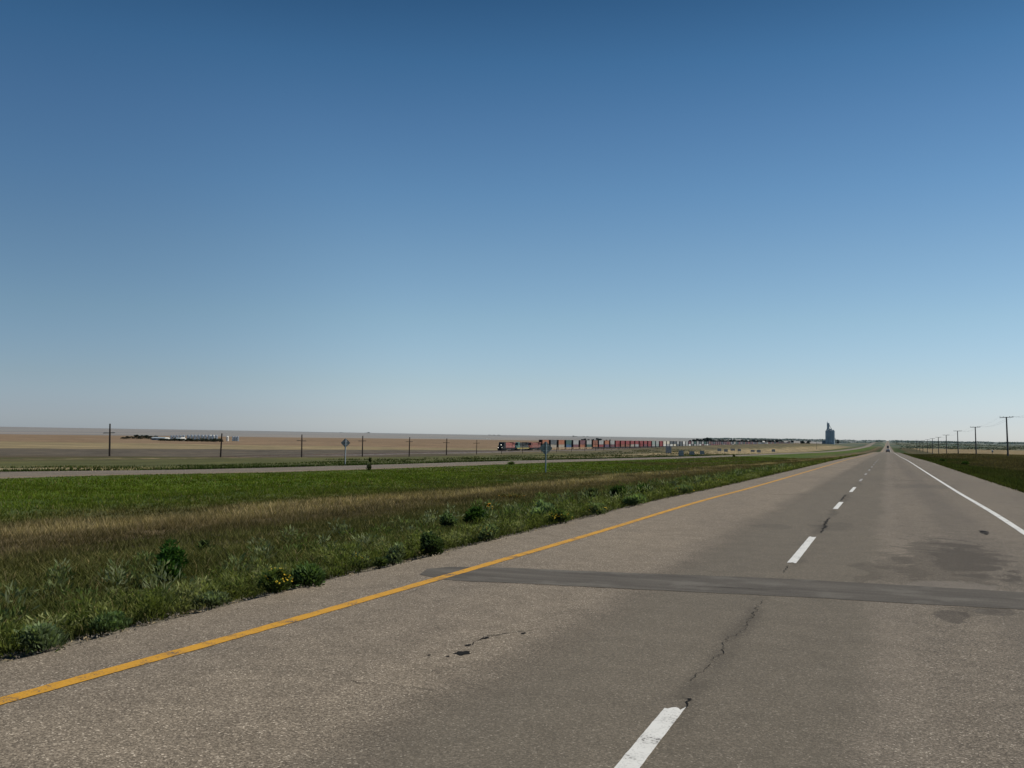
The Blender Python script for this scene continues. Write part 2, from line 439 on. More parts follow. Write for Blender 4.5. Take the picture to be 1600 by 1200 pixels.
def paint_mat(name, col, wear, dark=(.09, .08, .07)):
    t = NT(name)
    p = t.pos()
    n = t.noise(p, 55, 4, .7); m = t.noise(p, 4, 4, .6); vv = t.voro(p, 85, out=1)
    sv = t.n('ShaderNodeSeparateColor'); t.set(sv.inputs[0], vv); sv = sv.outputs[0]
    c = t.mix(t.math('MULTIPLY', t.step(m, .35, .75), .28), col, tuple(x * .62 for x in col))
    e = t.math('ADD', t.math('MULTIPLY', n, .6), t.math('MULTIPLY', m, .5))
    w = t.step(e, wear, wear + .10)
    c = t.mix(w, c, dark)
    c = t.mix(t.math('MULTIPLY', t.step(sv, .75, .95), .35), c, tuple(x * .5 for x in col))
    return t.princ(c, .7, 0, .25, t.bump(n, .4, .004))

# ------------------------------------------------------------------ render settings, sky, sun
scene.view_settings.view_transform = 'Standard'; scene.view_settings.look = 'None'
scene.view_settings.exposure = 0; scene.view_settings.gamma = 1
SUN_AZ = R_(58)      # clockwise from the direction of travel
SUN_EL = R_(50)
w = bpy.data.worlds.new('World'); scene.world = w; w.use_nodes = True
nt = w.node_tree; nt.nodes.clear()
sky = nt.nodes.new('ShaderNodeTexSky'); sky.sky_type = 'NISHITA'; sky.sun_disc = False
sky.sun_elevation = SUN_EL; sky.sun_rotation = SUN_AZ; sky.altitude = 600
sky.air_density = 1.0; sky.dust_density = 0.8; sky.ozone_density = 1.5
bg = nt.nodes.new('ShaderNodeBackground'); bg.inputs[1].default_value = .15
wo = nt.nodes.new('ShaderNodeOutputWorld')
tc = nt.nodes.new('ShaderNodeTexCoord'); sx = nt.nodes.new('ShaderNodeSeparateXYZ')
nt.links.new(tc.outputs['Generated'], sx.inputs[0])
rp = nt.nodes.new('ShaderNodeValToRGB'); nt.links.new(sx.outputs[2], rp.inputs[0])
SKYRAMP = [(0.0, (.66, .74, .97)), (0.021, (0.59, 0.655, 0.86)), (0.052, (0.56, 0.62, 0.73)), (0.114, (0.52, 0.605, 0.645)), (0.176, (0.45, 0.56, 0.605)), (0.235, (0.365, 0.51, 0.58)), (0.293, (0.292, 0.445, 0.53)), (0.348, (0.21, 0.38, 0.47)), (0.40, (0.14, 0.285, 0.37)), (.6, (.16, .28, .36)), (1, (.22, .32, .38))]
while len(rp.color_ramp.elements) < len(SKYRAMP): rp.color_ramp.elements.new(.5)
for e, (p_, c_) in zip(rp.color_ramp.elements, SKYRAMP): e.position = p_; e.color = (*c_, 1)
mx = nt.nodes.new('ShaderNodeMix'); mx.data_type = 'RGBA'; mx.blend_type = 'MULTIPLY'; mx.inputs[0].default_value = 1
nt.links.new(sky.outputs[0], mx.inputs[6]); nt.links.new(rp.outputs[0], mx.inputs[7])
# the sky is deeper on the side turned away from the sun
dt = nt.nodes.new('ShaderNodeVectorMath'); dt.operation = 'DOT_PRODUCT'
nt.links.new(tc.outputs['Generated'], dt.inputs[0]); dt.inputs[1].default_value = (-.766, .643, 0)
m1 = nt.nodes.new('ShaderNodeMapRange'); m1.interpolation_type = 'SMOOTHSTEP'; nt.links.new(dt.outputs['Value'], m1.inputs[0])
for k_, v_ in zip(('From Min', 'From Max', 'To Min', 'To Max'), (.90, 1.03, 1.0, .62)): m1.inputs[k_].default_value = v_
cb = nt.nodes.new('ShaderNodeCombineColor')
nt.links.new(m1.outputs[0], cb.inputs[0])
for k_, e_ in ((1, .9), (2, .75)):
    q_ = nt.nodes.new('ShaderNodeMath'); q_.operation = 'POWER'; nt.links.new(m1.outputs[0], q_.inputs[0]); q_.inputs[1].default_value = e_; nt.links.new(q_.outputs[0], cb.inputs[k_])
mx2 = nt.nodes.new('ShaderNodeMix'); mx2.data_type = 'RGBA'; mx2.blend_type = 'MULTIPLY'; mx2.inputs[0].default_value = 1
nt.links.new(mx.outputs[2], mx2.inputs[6]); nt.links.new(cb.outputs[0], mx2.inputs[7])
nt.links.new(mx2.outputs[2], bg.inputs[0]); nt.links.new(bg.outputs[0], wo.inputs[0])

sl = bpy.data.lights.new('sun', 'SUN'); sl.energy = 4.4; sl.angle = R_(.5); sl.color = (1, .94, .84)
so = bpy.data.objects.new('sun', sl); COL.objects.link(so)
sd = Vector((math.sin(SUN_AZ) * math.cos(SUN_EL), math.cos(SUN_AZ) * math.cos(SUN_EL), math.sin(SUN_EL)))
so.rotation_euler = sd.to_track_quat('Z', 'Y').to_euler(); so.location = (60, 40, 90)

cam = bpy.data.cameras.new('camera'); cam.sensor_fit = 'HORIZONTAL'; cam.sensor_width = 36; cam.lens = 36 * F / 1600
cam.clip_start = .1; cam.clip_end = 60000
co = bpy.data.objects.new('camera', cam); COL.objects.link(co)
r0 = RM @ np.array([1, 0, 0]); u0 = RM @ np.array([0, -1, 0]); b0 = RM @ np.array([0, 0, -1])
co.matrix_world = Matrix(((r0[0], u0[0], b0[0], 0), (r0[1], u0[1], b0[1], 0), (r0[2], u0[2], b0[2], EYE), (0, 0, 0, 1)))
scene.camera = co

# ------------------------------------------------------------------ land and roads
rows = np.concatenate([-np.geomspace(16000, 40, 60), np.arange(-30, 0, 5), np.arange(0, 60, .5), 60 * 1.014 ** np.arange(0, 402)])
def build_land():
    us = sorted(set([ROAD_L, ROAD_R, -57.0, -67.0]
                    + [round(v, 3) for v in np.linspace(-57, ROAD_L, 60)] + [-62.0] + [round(v, 3) for v in np.linspace(-67, -215, 60)]
                    + [round(-215 * 1.05 ** k, 2) for k in range(1, 90)]
                    + [-2.0, 1.5] + [round(v, 3) for v in np.linspace(ROAD_R, 64, 36)] + [round(64 * 1.06 ** k, 2) for k in range(1, 96)]))
    us = np.array(us)
    U, Yg = np.meshgrid(us, rows)
    Xg = u_to_x(U, Yg); Zg = ground_u(U, Yg)
    inside = ((U > ROAD_L + .001) & (U < ROAD_R - .001)) | ((U > -66.999) & (U < -57.001))
    Zg = Zg - np.where(inside, .25, .03)
    nr, nc = U.shape
    v = np.stack([Xg, Yg, Zg], -1).reshape(-1, 3)
    i = np.arange(nr * nc).reshape(nr, nc)
    q = np.stack([i[:-1, :-1], i[:-1, 1:], i[1:, 1:], i[1:, :-1]], -1).reshape(-1, 4)
    me = raw_mesh('ground', v, q.ravel(), np.arange(len(q)) * 4, ground_mat(), attr={'across': U.ravel()})
    me.polygons.foreach_set('use_smooth', np.ones(len(q), bool))
    o = link('ground', me); tag(o, kind='structure')
    o['label'] = 'flat prairie of green and brown grass, straw and ploughed fields'
    return o

def strip(name, x0f, x1f, ys, dz, mat, parent=None, zf=P, thick=0.0, cols=None):
    """a ribbon lying along the road between two edges given as functions of Y"""
    ys = np.asarray(ys, float)
    a = np.stack([x0f(ys), ys, zf(ys) + dz], -1); b = np.stack([x1f(ys), ys, zf(ys) + dz], -1)
    rings = [a, b]
    if thick:
        rings = [a + np.array([-.06, 0, -thick]), a, b, b + np.array([.06, 0, -thick])]
    k = len(rings)
    v = np.stack(rings, 1).reshape(-1, 3)
    n = len(ys)
    i = np.arange(n * k).reshape(n, k)
    q = np.stack([i[:-1, :-1], i[:-1, 1:], i[1:, 1:], i[1:, :-1]], -1).reshape(-1, 4)
    me = raw_mesh(name, v, q.ravel(), np.arange(len(q)) * 4, mat)
    return link(name, me, parent)

def wpt(px, py):
    d = ray(px, py); t = -EYE / d[2]
    return d[0] * t, d[1] * t
STAINS = []
for px, py, wx, wy, k, c in [(1475, 880, 82, 34, .46, (.062, .057, .050)), (1395, 890, 50, 26, .40, (.066, .061, .053)), (1515, 872, 60, 20, .50, (.055, .050, .044)),
                             (1480, 962, 26, 8, .60, (.050, .046, .042)), (1560, 955, 24, 7, .45, (.055, .051, .047)), (1538, 832, 7, 2.5, .85, (.025, .023, .021)),
                             (1300, 822, 30, 6, .35, (.075, .070, .063)), (1440, 755, 60, 3, .35, (.085, .080, .074)), (1205, 822, 40, 3.5, .30, (.07, .066, .06)),
                             (1500, 925, 110, 14, .28, (.25, .24, .23))]:
    x, y = wpt(px, py); x1, _ = wpt(px + wx, py); _, y1 = wpt(px, py - wy)
    STAINS.append((x, y, abs(x1 - x) * .95, abs(y1 - y), k, c))

land = build_land()
A1 = asphalt_mat('worn_asphalt'); A2 = asphalt_mat('old_asphalt', False)
YEL = paint_mat('yellow_paint', (.52, .265, .026), .575); WHT = paint_mat('white_paint', (.62, .61, .57), .60)
WRN = paint_mat('worn_white_paint', (.40, .38, .35), .50)
road_rows = np.concatenate([np.arange(-60, 0, 5), np.arange(0, 60, .25), rows[(rows >= 60) & (rows < 9000)]])
jl = lambda y: ROAD_L + .16 * (fbm(y * 1.3, y * 0 + 3, 51, 3) - .5)
jr = lambda y: ROAD_R + .16 * (fbm(y * 1.1, y * 0 + 8, 52, 3) - .5)
road = strip('road', jl, jr, road_rows, 0, A1, thick=.32)
tag(road, kind='structure'); road['label'] = 'grey two lane asphalt carriageway running straight ahead'
road2 = strip('far_road', lambda y: XL(y) - 5, lambda y: XL(y) + 5, rows[(rows >= -40) & (rows < 9000)], 0, A2, zf=L, thick=.32)
tag(road2, kind='structure'); road2['label'] = 'second carriageway lower down across the grassy median'

ylx = pchip([0, 4.9, 7.2, 12, 18.8, 40, 9000], [-5.10, -5.06, -4.98, -4.89, -4.82, -4.82, -4.82])
ys = np.concatenate([np.arange(-20, 60, .05), rows[(rows >= 60) & (rows < 4200)]])
rag = lambda y, s: .013 * (fbm(y * 9, y * 0, s, 2) - .5)
strip('yellow_edge_line', lambda y: ylx(y) - .07 + rag(y, 1), lambda y: ylx(y) + .07 + rag(y, 2), ys, .005, YEL, road)
strip('white_edge_line', lambda y: 2.42 - .065 + rag(y, 3), lambda y: 2.42 + .065 + rag(y, 4), ys, .005, WHT, road)
strip('yellow_edge_line', lambda y: XL(y) + 3.9, lambda y: XL(y) + 4.02, rows[(rows > 0) & (rows < 1500)], .005, YEL, road2, zf=L)
# lane dashes
def dash(y0, y1):
    yy = np.linspace(y0, y1, 60)
    x0 = lambda y: -1.235 - .060 + rag(y, 5) * .45; x1 = lambda y: -1.235 + .060 + rag(y, 6) * .45
    # ragged ends
    v = []; f = []
    for k in range(7):
        s = k / 6
        e0 = y0 + random.uniform(-.05, .05); e1 = y1 + random.uniform(-.06, .06)
        for j in range(60):
            yj = e0 + (e1 - e0) * j / 59
            xx = float(x0(np.array([yj]))[0]) * (1 - s) + float(x1(np.array([yj]))[0]) * s
            v.append((xx, yj, float(P(yj)) + .005))
    for k in range(6):
        for j in range(59):
            a = k * 60 + j; f.append((a, a + 60, a + 61, a + 1))
    me = bpy.data.meshes.new('lane_dash'); me.from_pydata(v, [], f); me.materials.append(WHT if y0 < 45 else WRN)
    return link('lane_dash', me, road)
dy = []
for (a, b) in [(1200, 1106), (880, 839), (795, 783), (765, 757.5)]:
    pass
y0 = 14.55; per = 12.15
spans = [(2.9, 6.38), (14.55, 18.7), (26.95, 30.5), (38.3, 43.2)]
for a, b in spans: dash(a, b)
for k in range(9): dash(51.0 + 12.2 * k, 55.2 + 12.2 * k)

# ------------------------------------------------------------------ repair strip, cracks
def tar_mat():
    t = NT('tar_repair'); p = t.pos()
    n = t.noise(p, 50, 4, .7); m = t.noise(t.scale(p, (.25, 2, 1)), 2.2, 4)
    c = t.ramp(t.math('ADD', t.math('MULTIPLY', n, .5), t.math('MULTIPLY', m, .5)), [(.32, (.062, .055, .047)), (.5, (.095, .085, .072)), (.68, (.140, .126, .106))])
    c = t.mix(t.math('MULTIPLY', t.step(t.noise(p, 1.4, 5, .6), .48, .66), .55), c, (.150, .138, .118))
    return t.princ(c, .8, 0, .05, t.bump(n, .5, .006))
TAR = tar_mat()
def crack_mat():
    t = NT('crack_dark'); return t.princ(t.mix(t.noise(t.pos(), 40, 3), (.006, .0055, .005), (.016, .015, .013)), .9, 0, .1)
CRK = crack_mat()
def repair_strip():
    top = [(668, 889), (700, 886), (740, 886), (800, 887.5), (1000, 896), (1240, 905), (1420, 915), (1600, 926), (1760, 936)]
    bot = [(655, 898), (690, 905), (740, 909), (800, 911), (1000, 921), (1240, 932.5), (1420, 943), (1600, 953), (1760, 962)]
    def dense(pts):
        w_ = [wpt(*p) for p in pts]
        out = []
        for (a, b) in zip(w_[:-1], w_[1:]):
            for k in range(24):
                s = k / 24; out.append((a[0] + (b[0] - a[0]) * s, a[1] + (b[1] - a[1]) * s))
        out.append(w_[-1]); return np.array(out)
    A = dense(top); B = dense(bot)
    j1 = .05 * (fbm(A[:, 0] * 3.5, A[:, 0] * 0, 61, 3) - .5); j2 = .05 * (fbm(B[:, 0] * 3.5, B[:, 0] * 0 + 5, 62, 3) - .5)
    A[:, 1] += j1; B[:, 1] += j2
    keep = (A[:, 0] < ROAD_R - .1)
    A = A[keep]; B = B[keep]
    v = [(x, y, .003 + float(P(y))) for x, y in A] + [(x, y, .003 + float(P(y))) for x, y in B]
    n = len(A); f = [(i, n + i, n + i + 1, i + 1) for i in range(n - 1)]
    me = bpy.data.meshes.new('tar_repair_strip'); me.from_pydata(v, [], f); me.materials.append(TAR)
    return link('tar_repair_strip', me, road)
repair_strip()
def crack(pts, w0, jit=.03, name='crack', z=.0045):
    """a wandering dark crack through points of the road"""
    w_ = [Vector((*wpt(*p), 0)) for p in pts]
    path = []
    for a, b in zip(w_[:-1], w_[1:]):
        k = max(3, int((b - a).length / .05))
        d = (b - a).normalized(); nn = Vector((-d.y, d.x, 0))
        for i in range(k):
            path.append(a + (b - a) * (i / k) + nn * random.gauss(0, jit * .5))
    path.append(w_[-1])
    v = []; f = []
    for i, p in enumerate(path):
        d = (path[min(i + 1, len(path) - 1)] - path[max(i - 1, 0)])
        d = d.normalized() if d.length > 0 else Vector((0, 1, 0))
        nn = Vector((-d.y, d.x, 0)); ww = w0 * random.choice((.25, .5, .8, 1.0, 1.4)) * (.4 + .6 * math.sin(math.pi * (i + .5) / len(path)))
        for s in (-1, 1):
            q = p + nn * ww * s; v.append((q.x, q.y, float(P(q.y)) + z))
    for i in range(len(path) - 1): f.append((2 * i, 2 * i + 1, 2 * i + 3, 2 * i + 2))
    me = bpy.data.meshes.new(name); me.from_pydata(v, [], f); me.materials.append(CRK)
    return link(name, me, road)
crack([(1196, 932), (1178, 958), (1160, 985), (1130, 1005), (1126, 1022), (1104, 1045), (1084, 1055), (1082, 1078)], .0032)
crack([(1224, 896), (1232, 884)], .006)
crack([(1283, 833), (1296, 808)], .02, .05)
crack([(1313, 781), (1322, 770)], .02, .05)
crack([(735, 1008), (757, 996), (790, 990), (834, 985)], .007, .03)
crack([(520, 1060), (560, 1067), (620, 1072), (682, 1080)], .004, .03)
crack([(1066, 1090), (1078, 1094), (1074, 1104), (1062, 1112)], .006, .015)
crack([(640, 926), (660, 918)], .004)
crack([(742, 909.5), (800, 911.5), (900, 916.5), (1000, 921.5), (1110, 927)], .006, .02)
crack([(1000, 896), (1110, 900), (1240, 905.5)], .005, .02)
crack([(1030, 914), (1150, 919), (1240, 922)], .005, .03)
crack([(1190, 771), (1240, 770), (1290, 769.5)], .02, .05)
crack([(1385, 752), (1440, 751), (1500, 752)], .02, .06)
crack([(960, 826), (1010, 829), (1070, 830)], .010, .05)
def chip(px, py, wx, wy, name='pothole'):
    """a small broken hole, irregular outline"""
    x, y = wpt(px, py); x1, _ = wpt(px + wx, py); _, y1 = wpt(px, py - wy)
    rx, ry = abs(x1 - x), abs(y1 - y)
    n = 22; ring = []
    for i in range(n):
        a = 2 * math.pi * i / n; r = random.uniform(.6, 1.15)
        ring.append((x + rx * r * math.cos(a), y + ry * r * math.sin(a), float(P(y)) + .004))
    me = bpy.data.meshes.new(name); me.from_pydata(ring + [(x, y, float(P(y)) + .004)], [], [(i, (i + 1) % n, n) for i in range(n)]); me.materials.append(CRK)
    return link(name, me, road)
chip(723, 1021, 15, 4); chip(732, 1008.5, 5, 2); chip(760, 997, 4, 2); chip(818, 990, 4, 1.6); chip(671, 1024, 3, 1); chip(700, 1026, 4, 1)
chip(1536, 831, 6, 1.2); chip(1541, 835, 3, 1); chip(1078, 1093, 3, 1.5); chip(645, 918, 3, 1.2)

#@@NEXT
# ------------------------------------------------------------------ grass of the median and verges
GRASS = foliage('grass_blades', .30)
def zone_color(u, x, y, n):
    """tint of the grass by its place across the median"""
    uj = u + (fbm(x * .22, y * .09, 71, 3) - .5) * 9 + (fbm(x / 22, y / 60, 72, 2) - .5) * 14
    k = np.array([-57, -40, -30, -27, -24.5, -22.5, -20, -17, -14, -9, -6, 4.6, 8, 13, 18, 26, 34, 60])
    c = np.array([(.098, .132, .016), (.104, .140, .018), (.098, .110, .026), (.120, .100, .042), (.360, .280, .145), (.210, .162, .086), (.145, .114, .060),
                  (.120, .098, .046), (.092, .088, .033), (.082, .088, .029), (.100, .114, .036), (.080, .090, .026), (.066, .078, .022), (.076, .074, .028), (.140, .108, .054), (.120, .098, .048), (.17, .135, .072), (.26, .20, .10)])
    col = np.stack([np.interp(uj, k, c[:, i]) for i in range(3)], -1)
    pat = (sstep(.52, .66, fbm(x / 9, y / 40, 73, 3)) * sstep(60, 140, y) * .8)[:, None]
    col = col * (1 - pat) + np.array([.115, .088, .045]) * pat
    return col

def blades_mesh(px, py, pz, h, w_, col, lean, two=True):
    n = len(px)
    az = rng.uniform(0, 2 * np.pi, n); fx = np.cos(az) * w_ / 2; fy = np.sin(az) * w_ / 2
    la = rng.uniform(0, 2 * np.pi, n); lx = np.cos(la) * lean * h + .12 * h; ly = np.sin(la) * lean * h - .05 * h
    P0 = np.stack([px, py, pz], -1)
    if two:
        v = np.empty((n, 5, 3), np.float32)
        v[:, 0] = P0 + np.stack([-fx, -fy, -.03 + 0 * h], -1); v[:, 1] = P0 + np.stack([fx, fy, -.03 + 0 * h], -1)
        m = P0 + np.stack([lx * .35, ly * .35, h * .6], -1)
        v[:, 2] = m + np.stack([fx * .75, fy * .75, 0 * h], -1); v[:, 3] = m - np.stack([fx * .75, fy * .75, 0 * h], -1)
        v[:, 4] = P0 + np.stack([lx, ly, h], -1)
        b = np.arange(n)[:, None] * 5
        lo = (b + np.array([0, 1, 2, 3, 3, 2, 4])).ravel()
        st = (np.arange(n)[:, None] * 7 + np.array([0, 4])).ravel()
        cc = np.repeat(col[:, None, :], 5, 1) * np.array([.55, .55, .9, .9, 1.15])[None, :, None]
        k = 5
    else:
        v = np.empty((n, 3, 3), np.float32)
        v[:, 0] = P0 + np.stack([-fx, -fy, -.03 + 0 * h], -1); v[:, 1] = P0 + np.stack([fx, fy, -.03 + 0 * h], -1)
        v[:, 2] = P0 + np.stack([lx, ly, h], -1)
        b = np.arange(n)[:, None] * 3; lo = (b + np.array([0, 1, 2])).ravel(); st = np.arange(n) * 3
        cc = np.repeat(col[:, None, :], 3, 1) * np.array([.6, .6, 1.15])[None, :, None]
        k = 3
    return v.reshape(-1, 3), lo, st, cc.reshape(-1, 3)

class Soup:
    def __init__(s): s.v = []; s.l = []; s.s = []; s.c = []; s.nv = 0; s.nl = 0
    def add(s, v, l, st, c):
        s.v.append(v); s.l.append(l + s.nv); s.s.append(st + s.nl); s.c.append(c); s.nv += len(v); s.nl += len(l)
    def build(s, name, mat, parent=None):
        return link(name, raw_mesh(name, np.concatenate(s.v), np.concatenate(s.l), np.concatenate(s.s), mat, np.concatenate(s.c)), parent)

def scatter_ring(r0, r1, a0, a1, dens):
    """points in a ring sector round the stopping place; angles clockwise from the road direction"""
    n = int((r1 * r1 - r0 * r0) / 2 * (a1 - a0) * dens)
    r = np.sqrt(rng.uniform(r0 * r0, r1 * r1, n)); a = rng.uniform(a0, a1, n)
    return r * np.sin(a), r * np.cos(a)

def make_grass():
    S = Soup(); S2 = Soup()
    for r0, r1, d, wd, two in [(3.5, 8, 2400, .0075, True), (8, 14, 1300, .011, True), (14, 24, 620, .016, True), (24, 40, 260, .026, False), (40, 70, 110, .045, False),
                               (70, 120, 45, .08, False), (120, 220, 15, .15, False), (220, 420, 4.5, .28, False)]:
        x, y = scatter_ring(r0, r1, -1.0, -.005, d)
        u = x_to_u(x, y)
        k = (u < ROAD_L - .35) & (u > -56.8); x, y, u = x[k], y[k], u[k]
        # tufts: thin the stand where a noise is low
        tn = fbm(x * 1.6, y * 1.6, 81, 2); k = rng.uniform(0, 1, len(x)) < .35 + 1.2 * sstep(.3, .7, tn); x, y, u, tn = x[k], y[k], u[k], tn[k]
        z = ground_u(u, y) - .03
        base = zone_color(u, x, y, len(x))
        tan = sstep(.02, .06, base[:, 0] - base[:, 1])          # dry zones
        h = (.075 + .12 * rng.uniform(0, 1, len(x)) ** 1.8) * (1 + .6 * tan) * (.6 + .8 * tn)
        h *= np.where(u > -7.2, .55, 1.0)
        h *= np.where(u < -52, .6, 1.0)
        v = rng.normal(1, .26, len(x)).clip(.4, 2)[:, None]
        clump = (.58 + 1.15 * fbm(x * .8, y * .35, 82, 4))[:, None]
        dry = (rng.uniform(0, 1, len(x)) < .07)[:, None]
        col = np.where(dry, np.array([.22, .175, .08]), base) * v * clump
        stalk = rng.uniform(0, 1, len(x)) < .006
        h = np.where(stalk, h * 1.3 + .06, h); col = np.where(stalk[:, None], np.array([.17, .145, .075]), col)
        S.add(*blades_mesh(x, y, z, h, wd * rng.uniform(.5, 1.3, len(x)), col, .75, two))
    o = S.build('grass', GRASS)
    tag(o, 'mixed green and dry brown grass filling the sloping median', 'grass', kind='stuff')
    for r0, r1, d, wd in [(24, 45, 170, .03), (45, 80, 90, .05), (80, 140, 34, .09), (140, 260, 11, .17), (260, 480, 3, .30)]:
        x, y = scatter_ring(r0, r1, .005, .40, d); u = x
        k = (u > ROAD_R + .35) & (u < 60); x, y, u = x[k], y[k], u[k]
        z = ground_u(u, y) - .03
        base = zone_color(u, x, y, len(x))
        h = (.12 + .2 * rng.uniform(0, 1, len(x)) ** 1.5) * np.where(u < 6.2, .5, 1)
        col = base * rng.normal(1, .25, len(x)).clip(.4, 2)[:, None] * (.72 + .56 * fbm(x * .6, y * .2, 83, 3))[:, None]
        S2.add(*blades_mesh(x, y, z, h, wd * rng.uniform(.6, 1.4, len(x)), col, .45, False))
    o = S2.build('grass', GRASS)
    tag(o, 'low green and brown grass on the verge right of the road', 'grass', kind='stuff')
    S3 = Soup()
    for u0, u1, y0, y1, d, hh, c in [(-69, -67.2, 20, 420, 16, .30, (.048, .070, .020)), (-100, -69, 30, 200, 3, .3, (.055, .08, .022)), (-101, -78, 30, 112, 1.6, .26, (.33, .27, .15)), (-118, -69, 200, 600, .9, .35, (.05, .07, .022))]:
        n = int((u1 - u0) * (y1 - y0) * d); u = rng.uniform(u0, u1, n); y = y0 + (y1 - y0) * rng.uniform(0, 1, n) ** 1.3
        x = u_to_x(u, y)
        k = rng.uniform(0, 1, n) < sstep(.38, .6, fbm(x / 6, y / 9, 84, 3)); u, x, y = u[k], x[k], y[k]
        z = ground_u(u, y) - .03
        col = np.array(c)[None] * rng.normal(1, .25, len(x)).clip(.4, 2)[:, None]
        S3.add(*blades_mesh(x, y, z, hh * rng.uniform(.5, 1.3, len(x)), .09 + 0 * x + y * .0004, col, .5, False))
    o = S3.build('grass', GRASS)
    tag(o, 'green grass and pale straw beyond the far carriageway', 'grass', kind='stuff')
make_grass()

def leaf_soup(S, cx, cy, cz, n, length, width, spread, height, col, up=.5, var=.25, shell=False):
    """n leaves (kite-shaped) filling a low dome around (cx, cy, cz)"""
    r = np.sqrt(rng.uniform(0 if not shell else .2, 1, n)); a = rng.uniform(0, 2 * np.pi, n)
    hz = rng.uniform(0, 1, n) ** .8
    rr = r * spread * np.sqrt(np.clip(1 - hz * hz * .8, .05, 1))
    p = np.stack([cx + rr * np.cos(a), cy + rr * np.sin(a), cz + hz * height], -1)
    d = np.stack([np.cos(a) * (1 - up) + rng.normal(0, .35, n), np.sin(a) * (1 - up) + rng.normal(0, .35, n), up + rng.normal(0, .3, n)], -1)
    d /= np.linalg.norm(d, axis=1)[:, None]
    s = np.cross(d, rng.normal(0, 1, (n, 3))); s /= np.linalg.norm(s, axis=1)[:, None] + 1e-6
    L_ = (length * rng.uniform(.5, 1.3, n))[:, None]; W_ = (width * rng.uniform(.6, 1.3, n))[:, None]
    v = np.stack([p, p + d * L_ * .5 + s * W_ * .5, p + d * L_, p + d * L_ * .5 - s * W_ * .5], 1)
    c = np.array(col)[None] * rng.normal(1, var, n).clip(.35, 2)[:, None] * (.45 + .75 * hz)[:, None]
    cc = np.repeat(c[:, None], 4, 1)
    S.add(v.reshape(-1, 3), np.arange(4 * n), np.arange(n) * 4, cc.reshape(-1, 3))

LEAF = foliage('leaves', .42)
def make_weeds():
    S = Soup()
    y = 3.2
    while y < 230:
        far = max(1.0, y / 14)
        for k in range(3 if y < 60 else 2):
            if random.random() < .78:
                u = ROAD_L - .22 - abs(random.gauss(0, .6)) * (.35, .8, 1.6)[k]
                yy = y + random.uniform(-.3, .3)
                s = random.uniform(.10, .30); hh = random.uniform(.06, .27) * (1.4 if random.random() < .2 else 1)
                c = random.choice([(.130, .150, .042), (.105, .126, .032), (.210, .222, .095), (.098, .120, .033), (.170, .186, .066)])
                n = int(110 / far ** 1.1) + 12
                leaf_soup(S, u, yy, gz(u, yy) - .03, n, .060 * far ** .5, .016 * far ** .6, s, hh, c, .62)
        y += .22 * far ** .8
    # grey-green patches further down the slope
    for k in range(300):
        y = 5 + 100 * random.random() ** 1.6; u = ROAD_L - random.uniform(1, 6)
        far = max(1, y / 14)
        leaf_soup(S, u, y, gz(u, y) - .02, int(60 / far) + 8, .10 * far ** .45, .022 * far ** .6, random.uniform(.15, .35), random.uniform(.12, .38), random.choice([(.145, .170, .075), (.10, .13, .042), (.19, .21, .115)]), .65)
    o = S.build('roadside_weeds', LEAF)
    tag(o, 'strip of pale green leafy weeds along the left road edge', 'weeds', kind='stuff')
make_weeds()

def debris():
    """bits of straw and stone on the broken road edge"""
    n = 5200
    y = 3 + 80 * rng.uniform(0, 1, n) ** 1.8; u = ROAD_L - .14 + rng.normal(0, .09, n)
    right = rng.uniform(0, 1, n) < .12
    u = np.where(right, ROAD_R + .12 + rng.normal(0, .16, n), u); y = np.where(right, y + 25, y)
    z = np.where((u > ROAD_L + .0) & (u < ROAD_R), P(y) + .004, ground_u(u, y) - .02)
    z = np.maximum(z, P(y) - .045)
    straw = rng.uniform(0, 1, n) < .35
    l = np.where(straw, rng.uniform(.02, .08, n), rng.uniform(.010, .03, n)); wd = np.where(straw, .006, l * .8); hh = np.where(straw, .012, l * .6)
    a = rng.uniform(0, np.pi, n)
    dx, dy_ = np.cos(a) * l / 2, np.sin(a) * l / 2; ex, ey = -np.sin(a) * wd / 2, np.cos(a) * wd / 2
    p = np.stack([u, y, z], -1)
    v = np.stack([p + np.stack([dx, dy_, 0 * z], -1), p + np.stack([ex, ey, 0 * z], -1), p + np.stack([-dx, -dy_, 0 * z], -1), p + np.stack([-ex, -ey, 0 * z], -1), p + np.stack([0 * z, 0 * z, hh], -1)], 1)
    b = np.arange(n)[:, None] * 5
    lo = (b + np.array([0, 1, 4, 1, 2, 4, 2, 3, 4, 3, 0, 4])).ravel(); st = (np.arange(n)[:, None] * 12 + np.array([0, 3, 6, 9])).ravel()
    c = np.where(straw[:, None], np.array([.26, .205, .125]), np.array([.15, .13, .105])) * rng.normal(1, .3, n).clip(.35, 1.8)[:, None]
    t = NT('debris'); m = t.princ(t.n('ShaderNodeAttribute', attribute_name='tint').outputs['Color'], .9, 0, .15)
    o = link('roadside_debris', raw_mesh('roadside_debris', v.reshape(-1, 3), lo, st, m, np.repeat(c[:, None], 5, 1).reshape(-1, 3)))
    tag(o, 'loose straw and small stones along the broken road edge', 'debris', kind='stuff')
debris()

